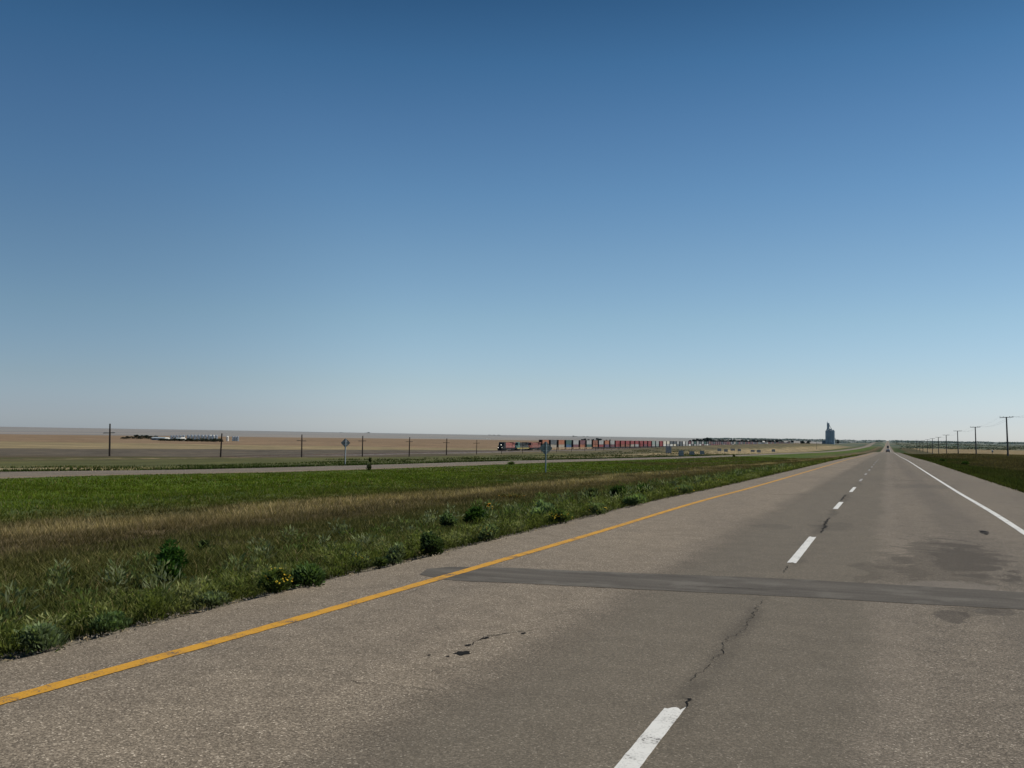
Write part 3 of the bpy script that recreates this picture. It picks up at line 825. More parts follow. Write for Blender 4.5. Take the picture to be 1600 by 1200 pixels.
# ------------------------------------------------------------------ single bushes and flowering plants
STEM = simple('plant_stem', (.06, .05, .025), .9)
FLOW = simple('yellow_petals', (.52, .35, .02), .8, var=.15)
FLOWO = simple('orange_petals', (.55, .26, .02), .8, var=.15)
def bush(px, py, wpx, hpx, label, col, name='bush', dens=1.0, up=.5, flowers=None, cat='bush', group=None, leaf=1.0, stems=5, shell=True):
    x, y, f = on_ground(px, py)
    if ROAD_L - .1 < x < -3: x = ROAD_L - .1
    z = gz(x, y)
    s = wpx * f / F / 2; h = hpx * f / F
    o = empty(name, (x, y, z), 0, label, cat, group)
    S = Soup()
    col = np.array(col) * 1.9
    L0 = max(.05, .022 * f ** .55) * leaf
    n = int(min(2600, 420 * dens * (s * h) / (L0 * L0 * .35) * .10 + 80))
    for k in range(10):      # clumps inside the crown give gaps and an uneven outline
        a = random.uniform(0, 6.28); q = random.uniform(.1, .55) * s
        leaf_soup(S, q * math.cos(a), q * math.sin(a), h * (random.uniform(.1, .38) if k > 2 else -.04), n // 10, L0, L0 * .34, s * random.uniform(.28, .62), h * random.uniform(.35, .75), np.array(col) * random.uniform(.65, 1.35), up)
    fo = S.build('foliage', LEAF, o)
    m = MB()
    for k in range(stems):
        a = random.uniform(0, 6.28)
        m.cyl((0, 0, -.05), (s * .5 * math.cos(a), s * .5 * math.sin(a), h * random.uniform(.5, .85)), .006 + .012 * h, .003, 5)
    m.build('stem', STEM, o)
    if flowers:
        nfl, fm, rad = flowers
        m = MB(); ring = []
        for i in range(10):
            t_ = 2 * math.pi * i / 10; rr = rad * (1 if i % 2 == 0 else .6); ring.append((rr * math.cos(t_), rr * math.sin(t_), 0))
        m.add(ring + [(0, 0, rad * .3), (0, 0, -rad * .3)], [(i, (i + 1) % 10, 10) for i in range(10)] + [((i + 1) % 10, i, 11) for i in range(10)])
        fme = m.data('flower', fm)
        for k in range(nfl):
            a = random.uniform(0, 6.28); q = s * math.sqrt(random.random())
            fl = link('flower', fme, o); fl.location = (q * math.cos(a), q * math.sin(a), h * (1.0 - .5 * (q / s) ** 2) * random.uniform(.85, 1.12))
            fl.rotation_euler = (random.uniform(0, .8), random.uniform(-.5, .5), random.uniform(0, 6)); fl.scale = [random.uniform(.7, 1.25)] * 3
    return o
bush(265, 914, 66, 62, 'dense dark green bush on the near median slope, largest of the bushes', (.022, .050, .012), dens=2.2, leaf=.8)
bush(438, 925, 54, 34, 'low plant covered in yellow flowers at the road edge', (.048, .065, .020), 'flowering_plant', 1.2, .6, (95, FLOW, .015), 'plant', leaf=.7)
bush(508, 915, 74, 30, 'dark leafy bush on the road edge right of the yellow flowers', (.040, .062, .022), dens=1.4, leaf=.8)
bush(742, 822, 42, 28, 'dark green bush beside the tall orange flowers', (.028, .055, .014), dens=1.8, leaf=.8)
bush(763, 805, 16, 18, 'tall plant topped with orange flowers behind a dark green bush', (.05, .06, .02), 'flowering_plant', .8, .7, (26, FLOWO, .03), 'plant', leaf=.7)
bush(703, 828, 32, 24, 'grey green bush just left of the dark one by orange flowers', (.060, .085, .040), dens=1.0, leaf=.8)
bush(692, 867, 44, 30, 'dark bushy weed at the gravel edge beyond the tar strip end', (.034, .050, .020), dens=1.5, leaf=.7)
bush(648, 889, 26, 12, 'small low weed at the rounded end of the tar strip', (.045, .060, .022), 'weed', 1.2, .5, None, 'weed', leaf=.6, stems=3)
bush(318, 862, 18, 16, 'small dark sprig standing in the dry brown grass', (.024, .034, .014), 'weed', 1, .7, None, 'weed', leaf=.8, stems=3)
bush(922, 780, 24, 15, 'grey brown bush, leftmost of three dark bushes by the road', (.040, .050, .024), dens=1.3)
bush(965, 780, 25, 19, 'darkest round bush, middle of three bushes by the road', (.018, .034, .010), dens=2.0)
bush(1006, 773, 20, 15, 'small green bush, rightmost of three dark bushes by the road', (.028, .058, .014), dens=1.6)
bush(885, 817, 44, 18, 'low road edge plant with a spray of small yellow flowers', (.055, .075, .026), 'flowering_plant', 1.0, .6, (60, FLOW, .02), 'plant', leaf=.7)
bush(848, 815, 52, 26, 'pale leafy clump at the road edge left of small yellow flowers', (.095, .125, .060), 'weed', 1.3, .75, None, 'weed', leaf=.8)
bush(1010, 790, 40, 14, 'pale green weed clump at the road edge below three bushes', (.080, .110, .045), 'weed', 1.2, .7, None, 'weed', leaf=.8)
bush(800, 779, 44, 7, 'thin plants with scattered orange flowers in the brown grass', (.075, .065, .030), 'flowering_plant', .5, .7, (30, FLOWO, .03), 'plant', leaf=.7)
bush(1130, 755, 60, 8, 'yellow flowered weeds far along the left road edge', (.060, .075, .026), 'flowering_plant', .8, .7, (40, FLOW, .03), 'plant', leaf=.7)
bush(232, 941, 8, 9, 'single yellow flower at the left on the near slope', (.04, .06, .02), 'flowering_plant', .4, .8, (2, FLOW, .028), 'plant', stems=2)
bush(249, 935, 8, 10, 'single yellow flower just below the largest dark bush', (.04, .06, .02), 'flowering_plant', .4, .8, (2, FLOW, .026), 'plant', stems=2)
bush(560, 888, 40, 22, 'pale flowering weed at the road edge between the yellow patch and the tar strip', (.085, .10, .05), 'flowering_plant', 1.0, .65, (22, FLOW, .009), 'plant', leaf=.6)
bush(615, 880, 44, 26, 'pale leafy weed at the road edge just before the tar strip', (.095, .115, .06), 'weed', 1.1, .7, None, 'weed', leaf=.6)
bush(770, 845, 40, 22, 'leafy weed with a few yellow flowers, right of the dark bushy weed', (.085, .105, .05), 'flowering_plant', 1.0, .7, (16, FLOW, .012), 'plant', leaf=.7)
bush(940, 803, 36, 14, 'green weed with yellow flowers at the road edge below the leftmost of three bushes', (.08, .10, .045), 'flowering_plant', 1.0, .7, (22, FLOW, .018), 'plant', leaf=.7)
bush(1065, 772, 40, 12, 'pale green weed with yellow flowers right of the three bushes', (.085, .11, .05), 'flowering_plant', 1.0, .7, (24, FLOW, .022), 'plant', leaf=.7)
bush(330, 948, 60, 20, 'pale leafy weed at the road edge left of the yellow flowers', (.09, .11, .055), 'weed', 1.0, .7, None, 'weed', leaf=.6)
bush(60, 1012, 110, 34, 'large pale leafy weed at the lower left corner of the verge', (.095, .12, .06), 'weed', 1.2, .7, None, 'weed', leaf=.7)
bush(160, 985, 80, 24, 'leafy green weed at the road edge near the lower left corner', (.07, .10, .04), 'weed', 1.0, .7, None, 'weed', leaf=.6)
bush(577, 735, 7, 8, 'small grey weed on the near edge of the far carriageway', (.045, .052, .030), 'weed', 1, .8, None, 'weed', stems=3)
bush(578, 722.5, 3, 6, 'slim dark weed beyond the far carriageway', (.025, .035, .015), 'weed', 1, .8, None, 'weed', stems=3)
bush(799, 726, 11, 3.4, 'low dark bush on the near edge of the far carriageway, under the train front', (.045, .06, .022), dens=.5)
bush(1147, 714, 3.4, 2.2, 'tiny dark bush at the edge of the distant far carriageway', (.02, .03, .012), dens=1)
bush(1473, 722, 8, 3.5, 'dark bush in the verge right of the road', (.02, .036, .012), dens=1.5)
bush(1508, 727, 12, 4.5, 'wide dark green bush in the ditch right of the road', (.024, .045, .012), dens=1.5)

# ------------------------------------------------------------------ trees
BARK = simple('bark', (.055, .045, .035), .95)
HAZE_LEAF = foliage('hazy_leaves', .2)
def tree_proto(kind, col):
    o = empty('tree', (0, 0, 0))
    m = MB(); S = Soup()
    tips = []
    m.cyl((0, 0, -.3), (.02, .01, .42), .035, .022, 7)
    for k in range(8):
        a = k * .785 + random.uniform(-.3, .3); b = random.uniform(.10, .30) if kind < 2 else random.uniform(.2, .45)
        zt = random.uniform(.45, .85)
        tip = (b * math.cos(a), b * math.sin(a), zt); m.cyl((.02, .01, random.uniform(.2, .4)), tip, .013, .005, 5); tips.append(tip)
    tips.append((0, 0, .9))
    for tx, ty, tz in tips:
        r = random.uniform(.11, .19)
        leaf_soup(S, tx, ty, tz - r * .8, 190, .085, .06, r, r * 1.6, np.array(col) * random.uniform(.7, 1.3), .4, .3)
    for k in range(4):
        a = random.uniform(0, 6.28); leaf_soup(S, .28 * math.cos(a), .28 * math.sin(a), .05, 150, .085, .06, .18, .45, np.array(col) * random.uniform(.7, 1.1), .4, .3)
    m.build('trunk', BARK, o); S.build('crown', HAZE_LEAF, o)
    return o
protos = {}
def tree(px, ytop, fwd, wpx, kind, label, group=None, col=(.03, .04, .03)):
    key = (kind, col)
    x, y, zt = at_depth(px, ytop, fwd); z = gz(x, y)
    h = max(2.0, zt - z); wd = wpx * fwd / F / .85
    if key not in protos:
        o = protos[key] = tree_proto(kind, col); o['used'] = 0
        del o['used']
    else:
        o = dup_tree(protos[key])
    o.location = (x, y, z); o.rotation_euler = (0, 0, random.uniform(0, 6.28)); o.scale = (wd, wd, h)
    for k in ('label', 'group'):
        if k in o: del o[k]
    return tag(o, label, 'tree', group)
DK = (.060, .075, .058); BL = (.072, .098, .115); BL2 = (.19, .23, .25)  # bluish leaf tints BL and BL2 have distance haze painted in
for i, (px, yt, wx) in enumerate([(193, 683, 9), (199, 681.5, 8), (206, 682, 9), (214, 679.5, 10), (222, 680.5, 10), (229, 680, 9), (236, 681.5, 9), (243, 681, 8)]):
    tree(px, yt, 1120 + 40 * (i % 3), wx, i % 2, 'dark tree in the row left of the farm sheds', 'dark trees left of the farm sheds', DK)
for i, px in enumerate(range(252, 346, 7)):
    tree(px, 684.9 + .5 * (i % 3), 930, 11, i % 2, 'low dark tree in the hedge in front of the grain bins', 'hedge trees in front of the grain bins', (.085, .10, .075))
for i, (px, yt, wx) in enumerate([(909, 686.3, 6), (914, 685.3, 6), (920, 686.5, 6), (927, 686.2, 7), (933, 684.8, 7), (938, 685.5, 6), (948, 687.5, 5), (953, 686.8, 4)]):
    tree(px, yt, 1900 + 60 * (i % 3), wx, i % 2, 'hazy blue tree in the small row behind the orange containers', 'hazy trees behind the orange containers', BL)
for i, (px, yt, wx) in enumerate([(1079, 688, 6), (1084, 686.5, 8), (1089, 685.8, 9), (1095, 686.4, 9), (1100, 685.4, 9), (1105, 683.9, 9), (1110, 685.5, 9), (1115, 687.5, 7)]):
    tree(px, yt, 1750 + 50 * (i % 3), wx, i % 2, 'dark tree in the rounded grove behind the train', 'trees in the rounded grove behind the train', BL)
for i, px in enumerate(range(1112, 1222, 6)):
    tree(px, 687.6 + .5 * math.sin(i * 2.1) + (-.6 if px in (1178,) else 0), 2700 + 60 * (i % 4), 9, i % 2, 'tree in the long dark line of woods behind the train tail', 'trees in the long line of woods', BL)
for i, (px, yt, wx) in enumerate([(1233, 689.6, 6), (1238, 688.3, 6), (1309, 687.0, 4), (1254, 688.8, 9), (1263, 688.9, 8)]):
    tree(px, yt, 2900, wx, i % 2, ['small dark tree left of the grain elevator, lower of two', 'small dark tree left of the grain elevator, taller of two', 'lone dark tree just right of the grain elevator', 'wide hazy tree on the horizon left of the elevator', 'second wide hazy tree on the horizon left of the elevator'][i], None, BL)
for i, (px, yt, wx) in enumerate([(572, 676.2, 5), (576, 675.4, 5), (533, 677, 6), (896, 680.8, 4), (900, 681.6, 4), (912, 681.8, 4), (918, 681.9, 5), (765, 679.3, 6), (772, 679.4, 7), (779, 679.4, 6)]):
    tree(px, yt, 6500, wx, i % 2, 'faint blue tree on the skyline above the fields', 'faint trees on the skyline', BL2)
# far woods along the skyline
def far_woods():
    S = Soup()
    for k in range(620):
        px = random.choice((random.uniform(1105, 1600), random.uniform(1105, 1640)))
        fwd = random.uniform(5200, 8200)
        x, y, _ = at_depth(px, 690, fwd)
        hh = random.choice((5, 6, 8, 10)) * (1.0 if px > 1300 else .8) * (.4 + .9 * float(vnoise(px / 14, 0, 5)))
        if abs(x) < 30: continue
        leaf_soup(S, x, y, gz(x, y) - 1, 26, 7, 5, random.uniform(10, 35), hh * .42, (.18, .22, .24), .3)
    for k in range(420):
        px = random.uniform(1395, 1640); fwd = random.uniform(1500, 4200)
        x, y, _ = at_depth(px, 690, fwd)
        if abs(x) < 25: continue
        leaf_soup(S, x, y, gz(x, y) - .5, 16, 2.6, 2, random.uniform(5, 16), random.uniform(.5, 1.1), (.105, .120, .090), .3)
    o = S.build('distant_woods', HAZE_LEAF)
    tag(o, 'low hazy woods and scrub along the horizon', 'woods', kind='stuff')
far_woods()

# ------------------------------------------------------------------ telegraph poles on the left, power poles on the right
WOOD = simple('old_pole_wood', (.035, .027, .021), .95, var=.35)
GREYW = simple('grey_pole_wood', (.085, .082, .078), .9, var=.3)
INS = simple('insulator', (.12, .15, .14), .4)
tele = [(173, 662, 676.5), (345.8, 677, 684.5), (472.3, 679, 688.8), (567, 681, 689), (640, 683, 690.2), (698, 685, 691.7), (745, 687, 692.5), (784, 687, 0), (817, 688, 0), (846, 688.5, 0), (870, 689, 0), (893, 689, 0),
        (914, 689, 0), (931, 689.5, 0), (943.5, 689.5, 0), (955, 690, 0), (967, 690, 0), (984, 690.3, 0), (1001, 690.5, 0), (1018, 690.5, 0)]
words = ['first', 'second', 'third', 'fourth', 'fifth', 'sixth', 'seventh', 'eighth', 'ninth', 'tenth', 'eleventh', 'twelfth', 'thirteenth', 'fourteenth', 'fifteenth', 'sixteenth', 'seventeenth', 'eighteenth', 'nineteenth', 'twentieth']
TELEPTS = []
for i, (px, yt, ya) in enumerate(tele):
    x, y, zt, f = at_x(px, yt, -172.0)
    z = gz(x, y); h = zt - z
    if i > 6: h = 5.6
    g = 'old telegraph poles beside the railway'
    lab = {0: 'tallest dark telegraph pole at the left with a single low crossarm', 1: 'dark telegraph pole by the farm bins with no visible crossarm', 6: 'faint thin telegraph pole just left of the train front', 7: 'dark telegraph pole stump seen against the train front'}.get(i, 'dark wooden telegraph pole, %s from the left along the railway' % words[i])
    o = empty('telegraph_pole', (x, y, z), 0, lab, 'utility pole', g)
    lean = {0: -.022, 1: .030, 2: -.012}.get(i, random.uniform(-.012, .012))
    o.rotation_euler = (random.uniform(-.01, .01), lean, 0)
    rr = .23 if i < 6 else .16 if i == 6 else .13
    m = MB(); m.cyl((0, 0, -.6), (0, 0, h * .5), rr, rr * .9, 9); m.cyl((0, 0, h * .5), (0, 0, h), rr * .9, rr * .72, 9); m.build('pole', WOOD, o)
    ha = h * .73 if not ya else (at_x(px, ya, -172.0)[2] - z)
    if i != 1:
        m = MB(); m.box((0, -rr - .05, ha), (3.4 if i < 3 else 3.0, .11, .14), 0, Matrix.Rotation(random.uniform(-.06, .05), 3, 'Y')); arm = m.build('crossarm', WOOD, o)
        m = MB()
        for s in (-1.4, -1.0, -.6, .6, 1.0, 1.4): m.cyl((s, -rr - .05, ha + .05), (s, -rr - .05, ha + .24), .045, .03, 6)
        m.build('insulators', INS, arm)
    TELEPTS.append((x, y, z + h))
pp = [(1574.5, 1570.5, 651.5, 0), (1525, 1523.3, 667, 0), (1497, 1495.5, 673, 0), (1479, 1478, 679.5, 0), (1466.5, 1465.5, 683, 0), (1457, 1456.5, 685, 0), (1449, 1449, 686.7, 0), (1442, 1442, 688, 0), (1437, 1437, 688.6, 0), (1432.5, 1432.5, 687.6, 1)]
PTOP = []
for i, (px, pxt, yt, dbl) in enumerate(pp):
    x, y, zt, f = at_x(px, yt, 30.0)
    z = gz(x, y); h = zt - z
    lab = 'grey power pole with flat crossarm right of the road, %s' % ('nearest and tallest' if i == 0 else 'farthest, with two crossarms' if dbl else '%s from the nearest' % words[i])
    o = empty('power_pole', (x, y, z), 0, lab, 'utility pole', 'power poles right of the road')
    o.rotation_euler = (0, -[.030, .026, .024, .020, .012, .008, .004, 0, 0, 0][i], 0)
    m = MB(); m.cyl((0, 0, -.6), (0, 0, h * .5), .25, .21, 10); m.cyl((0, 0, h * .5), (0, 0, h), .21, .17, 10); m.build('pole', GREYW, o)
    for q in range(2 if dbl else 1):
        za = h - .12 - 1.3 * q
        m = MB(); m.box((0, -.19, za), (3.3, .12, .15), 0, Matrix.Rotation(-.035 if i == 0 else random.uniform(-.02, .02), 3, 'Y'))
        arm = m.build('crossarm', GREYW, o)
        for s in (-1.55, -.75, .75, 1.55):
            m = MB(); m.cyl((s, -.19, za + .05), (s, -.19, za + .14), .03, .03, 6); m.cyl((s, -.19, za + .14), (s, -.19, za + .30), .07, .05, 8); m.build('insulator', INS, arm)
    PTOP.append((x, y, z + h + .16, -[.030, .026, .024, .020, .012, .008, .004, 0, 0, 0][i] * h))
# conductors: one wire for each crossarm end, sagging between the poles
WIRE = simple('wire_metal', (.16, .16, .16), .5, .6)
near = (PTOP[0][0], PTOP[0][1] - (PTOP[1][1] - PTOP[0][1]), gz(30, 200) + 10.1, -.3)
chain = [(near[0], near[1] - 100, gz(30, 100) + 10.1, 0), near] + PTOP
for s, lb in ((-1.55, 'thin power wire on the road side ends of the crossarms'), (.75, 'thin power wire between the middle and outer ends of the crossarms'), (1.55, 'thin power wire on the field side ends of the crossarms')):
    m = MB()
    for a, b in zip(chain[:-1], chain[1:]):
        pts = []
        for k in range(13):
            t_ = k / 12; pts.append((a[0] + (b[0] - a[0]) * t_ + s + (a[3] + (b[3] - a[3]) * t_), a[1] + (b[1] - a[1]) * t_ - .19, a[2] + (b[2] - a[2]) * t_ - 1.1 * 4 * t_ * (1 - t_)))
        for p, q in zip(pts[:-1], pts[1:]): m.cyl(p, q, .010, .010, 4)
    o = m.build('power_wire', WIRE); tag(o, lb, 'wire', 'power wires right of the road')
x, y, zt = at_depth(1276, 687, 1150); z = gz(x, y)
o = empty('utility_pole', (x, y, z), 0, 'faint tall pole standing alone left of the grain elevator', 'utility pole')
m = MB(); m.cyl((0, 0, -.5), (0, 0, zt - z), .17, .11, 8); m.build('pole', GREYW, o)
m = MB(); m.box((0, -.17, zt - z - .5), (2.2, .12, .14)); m.build('crossarm', GREYW, o)

# ------------------------------------------------------------------ road signs and roadside boards
ALU = simple('sign_back', (.27, .26, .235), .8, .0, var=.15)
POSTM = simple('galvanised_post', (.74, .74, .71), .7, .0, var=.15)
POSTD = simple('wood_and_shaded_post', (.06, .05, .04), .9)
SIGNY = simple('sign_face', (.60, .38, .02), .5)
def diamond_sign(px, pyb, pytop, fwd, half, rz, label):
    x, y, zt = at_depth(px, pytop, fwd); z = gz(x, y)
    h = zt - z
    o = empty('diamond_sign', (x, y, z), rz, label, 'road sign', 'diamond signs of the far carriageway')
    m = MB(); m.box((-.045, 0, h * .5 - .2), (.06, .10, h + .3), 1); m.box((.035, -.004, h * .5 - .2), (.095, .11, h + .3), 0); m.build('post', [POSTM, POSTD], o)  # one post: pale half painted as its sunlit side, dark half as shade
    m = MB()
    r = .06; zc = h - half
    prof = []
    for k in range(4):
        a = math.pi / 2 * k
        for da in (-.09, .09): prof.append((half * math.cos(a + da), zc + half * math.sin(a + da)))
    n = len(prof)
    vs = [(p, .055, q) for p, q in prof] + [(p, .062, q) for p, q in prof]
    m.add(vs, [tuple(range(n))], 0); m.add(vs, [tuple(range(n, 2 * n))], 1); m.add(vs, [(i, (i + 1) % n, n + (i + 1) % n, n + i) for i in range(n)], 0)
    m.build('sign_panel', [ALU, SIGNY], o)
    m = MB(); m.box((0, .05, zc + half * .35), (half * .9, .012, .04)); m.box((0, .05, zc - half * .35), (half * .9, .012, .04)); m.build('brace', POSTM, o)
    return o
x, y, f1 = on_ground(852.5, 738)
diamond_sign(853, 738, 690, f1, 10.2 * f1 / F, R_(30), 'large diamond sign on a pale post, back turned, in front of the train')
x, y, f2 = on_ground(540, 726.5)
diamond_sign(540, 726.5, 685, f2, 7.0 * f2 / F, R_(22), 'smaller diamond sign seen from behind beyond the far carriageway')
BOARD = simple('board_back', (.27, .275, .28), .8, var=.3)
LEGW = simple('board_leg', (.22, .19, .15), .9)
boards = [(1044.6, 697, 707.7, 9, 711, 'largest grey roadside board, back turned, leftmost of the row'), (1064.2, 703.8, 712, 8, 713, 'square grey board standing low, second from left of the row'), (1081, 705, 711, 8, 712.5, 'wide grey board low by the road, third from left'),
          (1097, 704.3, 709.6, 7, 711.5, 'grey board, fourth from left of the row by the far carriageway'), (1123.9, 700.8, 705, 6, 708.3, 'small grey board on legs, first of a group of four'), (1134.2, 701.8, 705.9, 5.8, 708.3, 'small grey board on legs, second of a group of four'),
          (1144.8, 700.8, 704.2, 6.6, 708, 'small grey board set highest, third of a group of four'), (1155.2, 701.2, 705, 5.3, 708, 'small grey board on legs, last of a group of four'), (1176, 703, 706.1, 6, 708.5, 'wide small grey board, left one of a pair'),
          (1185.5, 702.8, 706.9, 6, 708.5, 'square small grey board, right one of a pair'), (1208.4, 702, 705.8, 5.4, 708, 'lone small grey board nearest the grain elevator')]
for i, (px, yt, yb, wp, yl, lab) in enumerate(boards):
    d = ray(px, yl)
    x, y, f = on_ground(px, yl)
    if x > -70 or x < -130:
        tt = -80 / d[0]; x, y, f = d[0] * tt, d[1] * tt, tt
    z = gz(x, y)
    zt = EYE + (ray(px, yt) * f)[2]; zb = EYE + (ray(px, yb) * f)[2]
    zb = max(zb, z + .15)
    wd = wp * f / F
    o = empty('roadside_board', (x, y, z), R_(random.uniform(4, 12)), lab, 'billboard', 'grey roadside boards seen from behind')
    m = MB(); m.box((0, 0, (zt + zb) / 2 - z), (wd, .05, zt - zb)); m.box((0, -.05, zt - z - .05), (wd * 1.02, .05, .10)); m.box((0, -.05, zb - z + .05), (wd * 1.02, .05, .10)); m.box((0, -.05, (zt + zb) / 2 - z), (wd * .98, .05, .08)); m.build('panel', BOARD, o)
    for s in (-.36, .36):
        m = MB(); m.cyl((s * wd, .08, -.4), (s * wd, .08, zt - z), .07, .06, 6); m.build('leg', LEGW, o)
x, y, f = on_ground(1550.7, 712)
z = gz(x, y); hh = 8 * f / F
o = empty('marker_post', (x, y, z), 0, 'short post with a small dark box near the nearest power pole', 'marker post')
m = MB(); m.cyl((0, 0, -.3), (0, 0, hh * .85), .05, .045, 7); m.build('post', POSTD, o)
m = MB(); m.box((0, 0, hh * .82), (hh * .28, hh * .2, hh * .34), b=.02); m.prism([(-hh * .13, hh * .99), (hh * .13, hh * .99), (0, hh * 1.10)], -hh * .17, hh * .17); m.build('box', BOARD, o)

# ------------------------------------------------------------------ railway
BALL = simple('ballast', (.10, .085, .075), .95, var=.3, sc=.4)
RAIL = simple('rail_steel', (.16, .11, .085), .5, .7)
TIE = simple('tie_wood', (.05, .04, .033), .95)
TX = -195.0
ZT = lambda y: np.asarray(y) * 0 - 5.55
def railway():
    ys_ = np.concatenate([np.arange(-400, 900, 25), np.arange(900, 3000, 60)]).astype(float)
    o = empty('railway_track', (0, 0, 0)); o['kind'] = 'structure'; o['label'] = 'railway line on a low ballast bank beyond the far carriageway'
    prof = [(-4.2, -1.0), (-1.9, -.18), (1.9, -.18), (4.2, -1.0)]
    v = []; f = []
    for y in ys_:
        for dx, dz in prof: v.append((TX + dx, y, float(ZT(y)) + dz))
    for i in range(len(ys_) - 1):
        for k in range(3): a = i * 4 + k; f.append((a, a + 1, a + 5, a + 4))
    me = bpy.data.meshes.new('ballast'); me.from_pydata(v, [], f); me.materials.append(BALL); link('ballast', me, o)
    for s in (-.75, .75):
        m = MB(); m.box((TX + s, 1300, -5.55 - .085), (.07, 3400, .17)); m.build('rail', RAIL, o)
    m = MB()
    for k in range(900): m.box((TX, 60 + k * 1.3, -5.55 - .20), (2.5, .25, .10))
    q = m.build('ties', TIE, o); q['kind'] = 'stuff'
railway()

def paint(name, col, rough=.6, var=.16):
    col = tuple(c * .78 for c in col)
    return simple('paint_' + name, col, rough, var=var, sc=.35)
PC = {'red': paint('red', (.25, .058, .058)), 'orange': paint('orange', (.34, .135, .075)), 'brown': paint('brown', (.24, .10, .065)), 'grey': paint('grey', (.34, .34, .33)), 'dark green': paint('dark_green', (.055, .11, .095)),
      'blue': paint('blue', (.06, .115, .21)), 'maroon': paint('maroon', (.16, .075, .085)), 'beige': paint('beige', (.36, .32, .26)), 'cream': paint('cream', (.62, .57, .46)), 'white': paint('white', (.62, .61, .57)), 'pale green': paint('pale_green', (.26, .32, .29)), 'dark grey': paint('dark_grey', (.10, .11, .12)), 'purple': paint('purple', (.12, .075, .12))}
PCF = {k: simple('hazy_' + k.replace(' ', '_'), tuple(c * .55 + h * .45 for c, h in zip(tuple(v), (.10, .115, .13))), .7, var=.1, sc=.35) for k, v in {'red': (.25, .058, .058), 'orange': (.34, .135, .075), 'brown': (.24, .10, .065), 'grey': (.26, .26, .26), 'dark green': (.055, .11, .095), 'maroon': (.16, .075, .085), 'cream': (.55, .50, .42), 'white': (.62, .61, .57), 'pale green': (.22, .27, .25), 'dark grey': (.08, .09, .10), 'purple': (.12, .075, .12)}.items()}  # tail paints with distance haze blended into the colour
TANW = paint('tan_well', (.42, .30, .19)); DKW = paint('dark_well', (.055, .05, .05)); BLK = simple('black_steel', (.012, .012, .013), .6); WHEEL = simple('wheel_steel', (.06, .045, .038), .6, .5)
def container_mesh():
    """12.2 m box: corner posts, rails, corrugated sides, door bars and door handles at the near end"""
    m = MB(); Lc, W, H = 12.19, 2.44, 2.85
    pts = []
    n = 36
    for k in range(n + 1):
        yy = -Lc / 2 + .15 + (Lc - .3) * k / n
        pts.append((W / 2 - (.02 if (k // 1) % 2 else .06), yy))
    for s in (1, -1):
        vs = []
        for x, yy in pts: vs += [(s * x, yy, .16), (s * x, yy, H - .12)]
        m.add(vs, [(2 * i, 2 * i + 1, 2 * i + 3, 2 * i + 2) for i in range(len(pts) - 1)])
    m.add([(-W / 2 + .05, -Lc / 2 + .05, H - .03), (W / 2 - .05, -Lc / 2 + .05, H - .03), (W / 2 - .05, Lc / 2 - .05, H - .03), (-W / 2 + .05, Lc / 2 - .05, H - .03)], [(0, 1, 2, 3)])
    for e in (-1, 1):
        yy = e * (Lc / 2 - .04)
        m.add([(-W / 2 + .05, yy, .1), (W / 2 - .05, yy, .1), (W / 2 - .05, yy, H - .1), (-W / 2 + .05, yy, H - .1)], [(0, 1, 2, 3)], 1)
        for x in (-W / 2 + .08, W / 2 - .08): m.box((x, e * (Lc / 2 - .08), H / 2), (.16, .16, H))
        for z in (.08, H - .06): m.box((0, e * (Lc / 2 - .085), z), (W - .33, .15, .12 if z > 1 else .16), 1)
    for x in (-.85, -.35, .35, .85): m.cyl((x, -Lc / 2 - .0, .2), (x, -Lc / 2 - .0, H - .2), .03, .03, 5)
    for s in (-1, 1):
        for z in (.08, H - .06): m.box((s * (W / 2 - .05), 0, z), (.10, Lc - .33, .16 if z < 1 else .12))
    m.box((0, 0, .1), (W - .25, Lc - .35, .06))
    me = m.data('container', [PC['red'], simple('shaded_container_end', (.028, .022, .021), .9)])  # end faces coloured near black to carry the shade between stacks
    return me
CM = container_mesh()
def well_parts(mat):
    """one unit of an articulated well car, pitch 15.5 m"""
    m = MB()
    for s in (-1, 1):
        m.box((s * 1.36, 0, .95), (.12, 12.9, 1.05), 0); m.box((s * 1.36, 0, 1.50), (.22, 13.0, .10), 0); m.box((s * 1.36, 0, .42), (.2, 12.9, .10), 0)
        for k in range(-5, 6): m.box((s * 1.45, k * 1.2, .95), (.06, .10, .95), 0)
    m.box((0, 0, .42), (2.5, 12.6, .12), 1)
    for e in (-1, 1):
        m.box((0, e * 7.0, 1.10), (2.7, 1.5, .32), 0); m.box((0, e * 6.5, 1.0), (2.6, .12, 1.0), 0)
    f_ = m.data('well_frame', [mat, BLK])
    b = MB()
    for s in (-1, 1): b.box((s * 1.0, 0, .55), (.16, 2.2, .36)); b.box((s * 1.0, 0, .50), (.2, .8, .5))
    b.box((0, 0, .72), (2.0, .5, .25))
    b_ = b.data('bogie', BLK)
    wm = MB()
    for yy in (-.88, .88):
        for s in (-1, 1): wm.cyl((s * .70, yy, .46), (s * .83, yy, .46), .46, .46, 14)
        wm.cyl((-.7, yy, .46), (.7, yy, .46), .08, .08, 6)
    w_ = wm.data('wheels', WHEEL)
    return f_, b_, w_
WP = {'tan': well_parts(TANW), 'dark': well_parts(DKW)}

